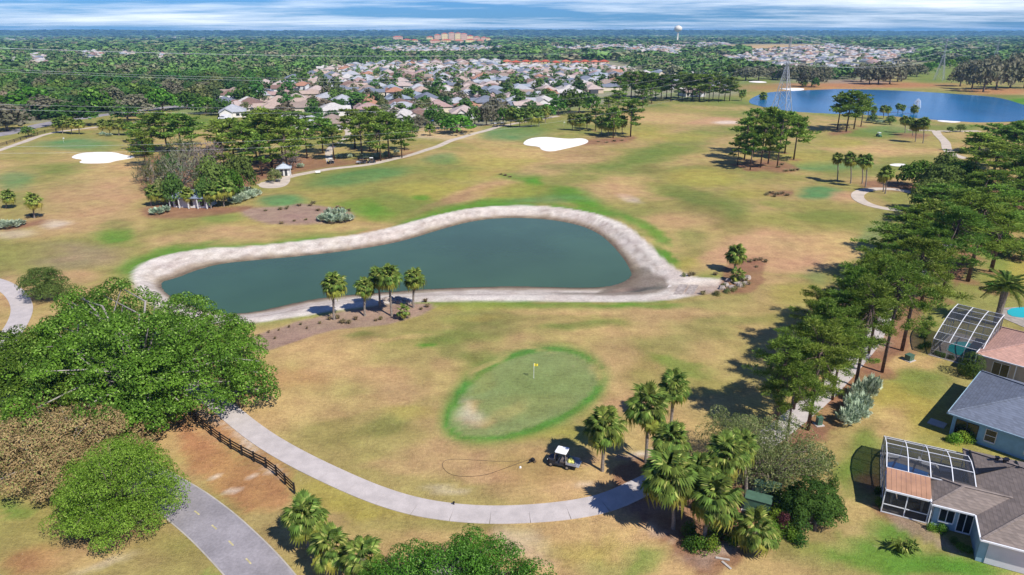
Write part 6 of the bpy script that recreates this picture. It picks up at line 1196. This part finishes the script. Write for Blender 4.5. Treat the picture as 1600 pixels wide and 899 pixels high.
# long red-tiled terrace houses, resort buildings, sheds, water tower
redroof = mat('red_tile', alb((196,92,66), .8), .9, 0, .15, .3); redroof2 = mat('red_tile_pale', alb((210,120,92), .8), .9, 0, .15, .3); cream = mat('wall_cream_yellow', alb((240,214,160), .85), .9, 0, .05, .1); pinkw = mat('wall_pink_stucco', alb((226,186,160), .82), .9, 0, .05, .1)
def block(px, py, wpx, pytop, label, rm_, wm_, d=14, name='building', grp=None, rz=0, slope=.35, floors=1):
    x, y = G(px, py); w = wpx / F * (y * cP + H * sP); h = top_z(x, y, pytop); rr = min(w, d) / 2 * slope; hw = max(2.6, h - rr)
    r = put(name, None, None, (x, y, 0), rz); mb = MB(); mb.box((0, 0, hw / 2), (w, d, hw)); mb.build('wall', wm_, r)
    mb = MB(); hip(mb, -w / 2 - .7, w / 2 + .7, -d / 2 - .7, d / 2 + .7, hw + .15, slope, .3); mb.build('roof', rm_, r)
    n = max(2, int(w / 7)); wmh = []
    if floors and n < 14:
        wm1 = MB(); wm1.box((0, 0, 0), (1.6, .12, 1.5)); wm1 = wm1.mesh('window', glassm)
        for f in range(floors):
            for k in range(n): put('window', wm1, r, (-w / 2 + (k + .5) * w / n, -d / 2 - .04, hw * (f + .55) / floors))
    if grp: enlist(r, grp, label)
    else: tag(r, label, 'building')
    return r
TG = ('in the red-roofed terrace row behind the town', 'building', 'red-roofed terrace houses')
for i, px in enumerate([792,806,822,838,852,868,884,900,914,930,944]): block(px, 99 + (i % 2) * 1.5, 13, 94 + (i % 3) * .7, 'long red-tiled building', redroof if i % 3 else redroof2, pinkw if i % 2 else cream, 16, grp=TG)
RG_ = ('in the cream resort complex on the horizon', 'building', 'resort buildings on the horizon')
for px, py, w, pt, k in [(672,66,10,57,0),(684,66,9,53.5,1),(695,65.5,9,51.5,0),(706,65,9,50.5,1),(716,65,9,51,0),(725,65,10,52,1),(735,66,9,55,0),(745,66,10,57,1),(756,66,9,57.5,1),(763,67,6,59,0),(680,69,16,62,1),(698,69,16,61.5,0),(716,69,16,62,1),(735,69,14,61,0),(750,69,12,62,1),(622,65,14,56.5,1),(636,67,12,61,0),(648,67,10,61.5,0)]:
    block(px, py, w, pt, 'cream block' if k == 0 else 'pink stuccoed block', redroof2 if k else redroof, cream if k == 0 else pinkw, 24, grp=RG_, floors=4 if pt < 58 else 2, slope=.3)
SG = ('on the far left horizon', 'building', 'pale sheds on the far left')
for px, py, w, pt in [(12,64,16,60.5),(30,63,18,60),(52,64,20,61),(72,63,14,60.5),(268,61,20,58),(285,60,12,57.5),(308,63,22,60.5),(340,62.5,30,60),(376,62.5,20,60),(392,62,14,59.5),(430,62,22,60),(468,61,20,59)]: block(px, py, w, pt, 'long white flat shed', RM['off-white'], WM['white'], 40, grp=SG, slope=.05, floors=0)
FG = ('on the right horizon', 'building', 'pale buildings on the right horizon')
for px, py, w, pt in [(1025,58,8,55),(1068,58,10,55.5),(1078,58,8,56),(1112,56,10,53.5),(1128,56,8,54),(1498,70,14,66.5),(1508,73,10,70),(840,56,6,52)]: block(px, py, w, pt, 'small white building', RM['off-white'], WM['white'], 30, grp=FG, slope=.2, floors=0)
x, y = G(1058, 66); wt = thing('water_tower', 'cream spheroid water tower rising above the woods on the horizon', 'water tower', (x, y, 0)); zt_ = top_z(x, y, 40); d_ = y * cP + H * sP; rr = 6 / F * d_
mb = MB(); mb.tube([(0, 0, 0), (0, 0, zt_ * .1), (0, 0, zt_ - rr * 1.6), (0, 0, zt_ - rr)], [rr * .45, rr * .22, rr * .2, rr * .5], 16); tw = mat('tower_paint', alb((235,225,205), .85), .6, 0, .03, .05); mb.build('stem', tw, wt, True)
mb = MB(); mb.ball((0, 0, zt_ - rr * .78), (rr, rr, rr * .78), 24, 14); mb.build('tank', tw, wt, True); mb = MB(); mb.tube([(0, 0, zt_), (0, 0, zt_ + 1.5)], .6, 8); mb.build('vent', tw, wt)
# ------------------------------------------------------------------ pylons and power lines
steel = mat('galvanised_steel', alb((205,208,212), .8), .5, 0, .05, 1, .3)
def pylon(px, py, pytop, label, bw=8.0):
    x, y = G(px, py); h = top_z(x, y, pytop); rz = math.atan2(285, 269) + math.pi / 2; r = thing('lattice_pylon', label, 'pylon', (x, y, 0), rz)
    hw = h * .62; cor = [(-1, -1), (1, -1), (1, 1), (-1, 1)]; W_ = lambda z: (bw / 2) * (1 - .86 * min(1, z / hw)) + .0
    for a, b in cor: mb = MB(); mb.tube([(a * W_(0), b * W_(0), -.5), (a * W_(hw), b * W_(hw), hw)], [.22, .16], 4); mb.build('leg', steel, r)
    mb = MB(); zs = [0]; 
    while zs[-1] < hw - 1.5: zs.append(zs[-1] + max(1.8, W_(zs[-1]) * 1.7))
    zs[-1] = min(zs[-1], hw)
    for p, q in zip(zs, zs[1:]):
        for i in range(4):
            a, b = cor[i], cor[(i + 1) % 4]; A_, B_ = W_(p), W_(q)
            mb.bar((a[0] * A_, a[1] * A_, p), (b[0] * B_, b[1] * B_, q), .11); mb.bar((b[0] * A_, b[1] * A_, p), (a[0] * B_, a[1] * B_, q), .11); mb.bar((a[0] * B_, a[1] * B_, q), (b[0] * B_, b[1] * B_, q), .09)
    mb.build('lattice', steel, r)
    mb = MB(); w2 = W_(hw)
    for a, b in cor: mb.tube([(a * w2, b * w2, hw), (a * .35, b * .35, h)], .12, 4)
    for k in range(8):
        z0, z1 = hw + (h - hw) * k / 8, hw + (h - hw) * (k + 1) / 8; s = .55 if k % 2 else -.55; mb.bar((-s, 0, z0), (s, 0, z1), .1); mb.bar((0, -s, z0), (0, s, z1), .1)
    mb.build('mast', steel, r); tips = []
    for z, l in ((h * .70, 6.0), (h * .82, 7.5), (h * .94, 6.0)):
        for s in (-1, 1):
            mb = MB(); mb.bar((0, 0, z), (s * l, 0, z + .6), .16); mb.bar((0, 0, z + 1.6), (s * l, 0, z + .6), .14); mb.bar((s * l * .5, 0, z + .3), (s * l * .5, 0, z + 1.1), .1); mb.bar((s * l * .25, 0, z + .15), (s * l * .5, 0, z + 1.1), .08); mb.build('crossarm', steel, r)
            mb = MB(); mb.tube([(s * l, 0, z + .5), (s * l, 0, z - 1.0)], .11, 5); mb.build('insulator', glassm, r); tips.append(Matrix.Rotation(rz, 3, 'Z') @ Vector((s * l, 0, z - 1.0)) + Vector((x, y, 0)))
    for s in (-1, 1): mb = MB(); mb.bar((0, 0, h * .94 + 1.5), (s * 5, 0, h + .5), .13); mb.build('earth_wire_arm', steel, r); tips.append(Matrix.Rotation(rz, 3, 'Z') @ Vector((s * 5, 0, h + .5)) + Vector((x, y, 0)))
    return tips
t1 = pylon(1220, 178, 57, 'tall lattice pylon standing at the left end of the lake', 9); t2 = pylon(1467, 126, 61, 'second lattice pylon, on the green field beyond the lake', 8); t3 = pylon(1553, 100, 59, 'farthest lattice pylon, above the woods at the right', 8)
wirem = mat('wire_aluminium', alb((215,218,222), .8), .5, 0, 0, 1, .2); levels = ['lower front', 'lower rear', 'middle front', 'middle rear', 'upper front', 'upper rear', 'topmost front', 'topmost rear']
def wire(a, b, sag, rad, label):
    mb = MB(); mb.tube([a.lerp(b, k / 24) - Vector((0, 0, 4 * sag * (k / 24) * (1 - k / 24))) for k in range(25)], rad, 3, cap=False); tag(mb.build('power_line', wirem), label, 'power line', 'overhead power lines')
d0 = Vector((-278, -252, 0))
for i, lv in enumerate(levels):
    z0 = (-3.5, -3.5, 1.0, 1.0, 3.5, 3.5, 3.0, 3.0)[i]; wire(t1[i] + d0 + Vector((0, 0, z0 - 3)), t1[i], (13, 12.5, 12, 11.5, 10, 9.6, 6, 6)[i], .016, f'{lv} wire sagging from the first pylon across the course to the left')
    wire(t1[i], t2[i], 7, .05, f'{lv} wire strung between the first and second pylon above the lake'); wire(t2[i], t3[i], 7, .05, f'{lv} wire strung from the second pylon to the farthest one')
# fountain
x, y = G(1432, 169, LW); fo = thing('fountain', 'white spray fountain playing in the blue lake', 'fountain', (x, y, LW)); mb = MB(); mb.tube([(0, 0, -.1), (0, 0, .35)], [.5, .35], 10); mb.build('float', fm, fo); spm = clear_mat('spray_white', (.85, .88, .92), .16); mb = MB()
for i in range(34):
    a = i * 2.4; k = .3 + .7 * ((i * 7) % 10) / 10; mb.tube([(math.cos(a) * 1.5 * k * t, math.sin(a) * 1.5 * k * t, .3 + (6.0 - 2.5 * k) * 4 * t * .5 * (1 - t * .5) * (1 if t < 1.0 else 1)) for t in (0, .3, .6, .9, 1.2, 1.5, 1.8, 2.0)], [.05, .08, .11, .14, .17, .2, .22, .22], 4, cap=False)
mb.build('spray', spm, fo)
# ------------------------------------------------------------------ woods and garden trees
def tint_mat(name):
    m = bpy.data.materials.new(name); m.use_nodes = True; t = m.node_tree; t.nodes.clear(); o = N(t, 'ShaderNodeOutputMaterial'); b = N(t, 'ShaderNodeBsdfPrincipled'); b.inputs['Roughness'].default_value = .7; b.inputs['Specular IOR Level'].default_value = .15
    at = N(t, 'ShaderNodeVertexColor'); at.layer_name = 'leaf_colour'; gi = N(t, 'ShaderNodeNewGeometry'); hs = N(t, 'ShaderNodeHueSaturation'); L(t, at.outputs[0], hs.inputs['Color']); L(t, M(t, 'ADD', M(t, 'MULTIPLY', gi.outputs['Random Per Island'], .25), .88), hs.inputs['Value']); L(t, hs.outputs[0], b.inputs['Base Color']); L(t, b.outputs[0], o.inputs[0]); return m
TM = tint_mat('leaves_woodland')
tints = np.array([(.045,.095,.020), (.060,.125,.024), (.080,.145,.030), (.040,.080,.022), (.075,.105,.035), (.125,.125,.070), (.105,.125,.045), (.050,.085,.030), (.095,.165,.035), (.14,.115,.075)])
woods = [[(-60,205),(30,196),(100,186),(170,178),(240,168),(300,158),(345,156),(400,138),(470,114),(520,102),(600,84),(640,72),(640,62),(560,60),(-60,62)], [(470,99),(560,90),(700,86),(830,84),(960,84),(1010,92),(1100,88),(1160,104),(1150,128),(1010,116),(965,93),(830,92),(780,92),(720,97),(600,99),(520,105)], [(1400,100),(1450,84),(1700,78),(1700,110),(1470,96)],[(1110,100),(1240,118),(1330,118),(1400,108),(1400,114),(1330,126),(1230,124),(1120,112)]]
clear = [(18,94,12),(60,92,16),(150,85,16),(200,83,14),(250,89,12),(135,80,10),(162,137,10),(400,176,30),(300,176,30),(322,182,40),(380,170,20)]
rnd = random.Random(5); cand = []
D_ = 330.0
while D_ < 1500:
    st = 13.0 + max(0, D_ - 500) / 90; x = -D_ * .82
    while x < D_ * .82:
        xx, yy = x + rnd.uniform(-.45, .45) * st, D_ + rnd.uniform(-.45, .45) * st; px, py = PJ(xx, yy)
        if any(inpoly(w, px, py) for w in woods) and not any(abs(px - a) < c * 1.3 and -4 < py - b < 13 for a, b, c in clear[:6]) and not any(math.hypot(px - a, (py - b) * 2.2) < c for a, b, c in clear) and rnd.random() < .93: cand.append((yy, xx, px, py, st))
        x += st
    D_ += st
cand.sort(); WN = ['deep green', 'mid green', 'fresh green', 'very dark green', 'olive green', 'grey-brown', 'pale olive', 'dull green', 'light green', 'brown-tinged']
mats_w = {}
def wood_mat(i):
    if i not in mats_w: c = tints[i]; mats_w[i] = foliage('leaves_wood_' + WN[i].replace(' ', '_').replace('-', '_'), tuple(c * 1.0), tuple(c * 1.7), isl=.4, nscale=.35)
    return mats_w[i]
tw_ = [.18, .17, .10, .12, .1, .12, .08, .08, .02, .03]
bands = {}
for i, (yy, xx, px, py, st) in enumerate(cand[:270]):
    k = rnd.choices(range(10), tw_)[0]; w = rnd.uniform(13, 20); h = rnd.uniform(8, 13) * (1.0 if yy > 400 else .85); z = 0
    key = f"{rnd.choice(['oak', 'oak', 'round'])}2{rnd.randrange(2)}"; o = place(key, 'woodland_tree', xx, yy, w, h, rnd.uniform(0, 6.28), wood_mat(k)); b = i // 30
    enlist(o, (f'in woods belt {card(b)} beyond the course', 'tree', 'woodland trees beyond the course'), f'{WN[k]} tree')
def proto_arr(key):
    me = PROTO[key][0]; v = np.empty(len(me.vertices) * 3, np.float32); me.vertices.foreach_get('co', v); return v.reshape(-1, 3), PROTO[key][2], PROTO[key][3]
PA = [proto_arr(k) for k in ('oak30', 'oak31', 'round30', 'round31')]
def merged(name, items, label):
    """items: x y w h tint; many trees as one body of leaf faces"""
    vs, cs = [], []
    for it in items:
        x, y, w, h, tn, pa, frac = it[:7]; zo = it[7] if len(it) > 7 else 0.0; v, w0, h0 = pa; a = rnd.uniform(0, 6.28); c_, s_ = math.cos(a), math.sin(a)
        if frac < 1: q = v.reshape(-1, 4, 3); q = q[RG.random(len(q)) < frac]; ce = q.mean(1, keepdims=True); v = ((q - ce) * (1 / math.sqrt(frac)) * .9 + ce).reshape(-1, 3)
        kx = w / w0; u = v * np.array([kx, kx, h / h0]); vs.append(np.stack([u[:, 0] * c_ - u[:, 1] * s_ + x, u[:, 0] * s_ + u[:, 1] * c_ + y, u[:, 2] + zo], 1).astype(np.float32)); cs.append(np.tile(np.append(tn, 1).astype(np.float32), (len(v), 1)))
    V_ = np.vstack(vs); Cc_ = np.vstack(cs); me = mesh_np(name, V_, np.arange(len(V_)).reshape(-1, 4), [TM]); at = me.color_attributes.new('leaf_colour', 'FLOAT_COLOR', 'POINT'); at.data.foreach_set('color', Cc_.ravel()); o = put(name, me, kind='stuff'); o['label'] = label; return o
def tn(k=None): k = rnd.choices(range(10), tw_)[0] if k is None else k; return (tints[k] * .8 + np.array([.075, .115, .035]) * .2) * rnd.uniform(1.25, 1.85)
items = [(xx, yy, rnd.uniform(11, 18) * st / 13, rnd.uniform(7, 13), tn(), rnd.choice(PA), 1.0 if yy < 700 else .6) for yy, xx, px, py, st in cand[270:]]
print('woodland', len(cand), 'houses', len(spots), len(rest))
merged('woodland', items, 'unbroken woods of mixed green trees behind the left of the town')
# garden trees between the houses
gt = []
for (y, x, ri, px, py) in near:
    for _ in range(3):
        if rnd.random() < .65: gt.append((y + rnd.choice((-13, 12, 15)) + rnd.uniform(-2, 2), x + rnd.uniform(-9, 9), px, py))
gt.sort()
for i, (yy, xx, px, py) in enumerate(gt):
    k = rnd.choices(range(10), tw_)[0]; w = rnd.uniform(4.5, 9); h = w * rnd.uniform(.8, 1.15)
    if rnd.random() < .12: w *= 1.5; h *= 1.5
    key = f"round2{rnd.randrange(3)}" if yy < 520 else f"round3{rnd.randrange(2)}"
    if i < 290: enlist(place(key, 'garden_tree', xx, yy, w, h, rnd.uniform(0, 6.28), wood_mat(k), z=0), (f'in garden belt {card(i // 30)} from the course', 'tree', 'garden trees between the houses'), f'small {WN[k]} tree')
items = [(xx, yy, rnd.uniform(4.5, 9), rnd.uniform(4, 8), tn(), rnd.choice(PA), .5) for yy, xx, px, py in gt[290:]]
for (y, x, ri, px, py) in rest:
    if rnd.random() < .45: s = 1 + max(0, y - 1200) / 1200; items.append((x + rnd.uniform(-12, 12), y + rnd.uniform(-14, 14), rnd.uniform(5, 9) * s, rnd.uniform(4, 8), tn(), rnd.choice(PA), .3 if y < 1800 else .14))
merged('garden_foliage', items, 'small garden trees and bushes among the distant houses')
# canopy rolling away to the horizon
items = []; D_ = 1150.0; towns = far_town + [town_px]
rest_pts = np.array([(s[1], s[0]) for s in rest])
while D_ < 11500:
    w = 12 + D_ / 85; x = -D_ * .86
    while x < D_ * .86:
        xx, yy = x + rnd.uniform(-.5, .5) * w, D_ + rnd.uniform(-.5, .5) * w; px, py = PJ(xx, yy); x += w * .92
        if yy < 1500 and any(inpoly(q, px, py) for q in woods[:1]): continue
        if any(inpoly(q, px, py) or inpoly(q, px, py - 4) for q in towns) and (yy < 2200 or rnd.random() < .75): continue
        if abs(px - 1200) < 110 and 69 < py < 78: continue
        dark = fbm(np.array([xx]), np.array([yy]), 500, 4)[0]; k = None
        items.append((xx, yy, w * rnd.uniform(.8, 1.3), rnd.uniform(8, 14) + yy / 2500, tn() * (.7 + .6 * dark), rnd.choice(PA), max(.08, .20 - yy / 50000)))
    D_ += w * .92
# low wooded hills on the horizon
hx = np.linspace(-16000, 16000, 321); prof = []
hv, hf = [], []; rowsD = [(7600, 0), (8300, .55), (9000, 1), (9900, .95), (10800, .0)]
for j, (dd, k) in enumerate(rowsD):
    for x in hx:
        a = PJ(x, dd)[0]; hh = 54 + 16 * (fbm(np.array([x]), np.array([dd * .3]), 2600, 3)[0] - .5) * 2 + 5 * (vnoise(np.array([x]), np.array([7.]), 300, 2)[0] - .5) + 10 * math.exp(-((a - 900) / 330) ** 2)
        hv.append((x, dd + 500 * math.sin(x / 2500), hh * k))
n_ = len(hx)
for j in range(len(rowsD) - 1):
    for i in range(n_ - 1): a = j * n_ + i; hf.append((a, a + 1, a + n_ + 1, a + n_))
def hill_z(x, y):
    c_ = (x + 16000) / 100; i = int(max(0, min(n_ - 2, c_))); zs_ = [(hv[j * n_ + i][1], hv[j * n_ + i][2]) for j in range(len(rowsD))]
    return float(np.interp(y, [a for a, _ in zs_], [b for _, b in zs_]))
for r_ in (7900, 8150, 8400, 8650, 8900, 9150):
    x = -r_ * .82
    while x < r_ * .82: x += rnd.uniform(45, 85); yy = r_ + 500 * math.sin(x / 2500) + rnd.uniform(-90, 90); items.append((x, yy, rnd.uniform(70, 130), rnd.uniform(9, 17), tn(rnd.choice((0, 3, 7, 0, 4))) * .7, rnd.choice(PA), .10, hill_z(x, yy) - 3))
merged('far_woodland', items, 'distant tree canopy stretching to the horizon'); print('far lumps', len(items))
hillm = mat('wooded_hills', (.035, .075, .035), .95, 0, .3, .004, col2=(.018, .040, .022)); put('hills', mesh_np('hills', hv, hf, [hillm], True), kind='structure')
# ------------------------------------------------------------------ ground last, once every soil patch is known; names; air
finish_ground(); name_clusters()
hz = MB(); hz.box((0, 2000, 47.5), (44000, 44000, 107)); hm_ = bpy.data.materials.new('air'); hm_.use_nodes = True; t = hm_.node_tree; t.nodes.clear(); o = N(t, 'ShaderNodeOutputMaterial'); pv = N(t, 'ShaderNodeVolumePrincipled')
pv.inputs['Color'].default_value = (.28, .62, 1.0, 1); pv.inputs['Density'].default_value = 7.5e-5; pv.inputs['Anisotropy'].default_value = .0; L(t, pv.outputs[0], o.inputs['Volume'])
hb = hz.build('haze', hm_, kind='stuff')
print('tris', sum(len(m.loops) - 2 * len(m.polygons) for m in bpy.data.meshes if m.users), 'objects', len(SC.objects))
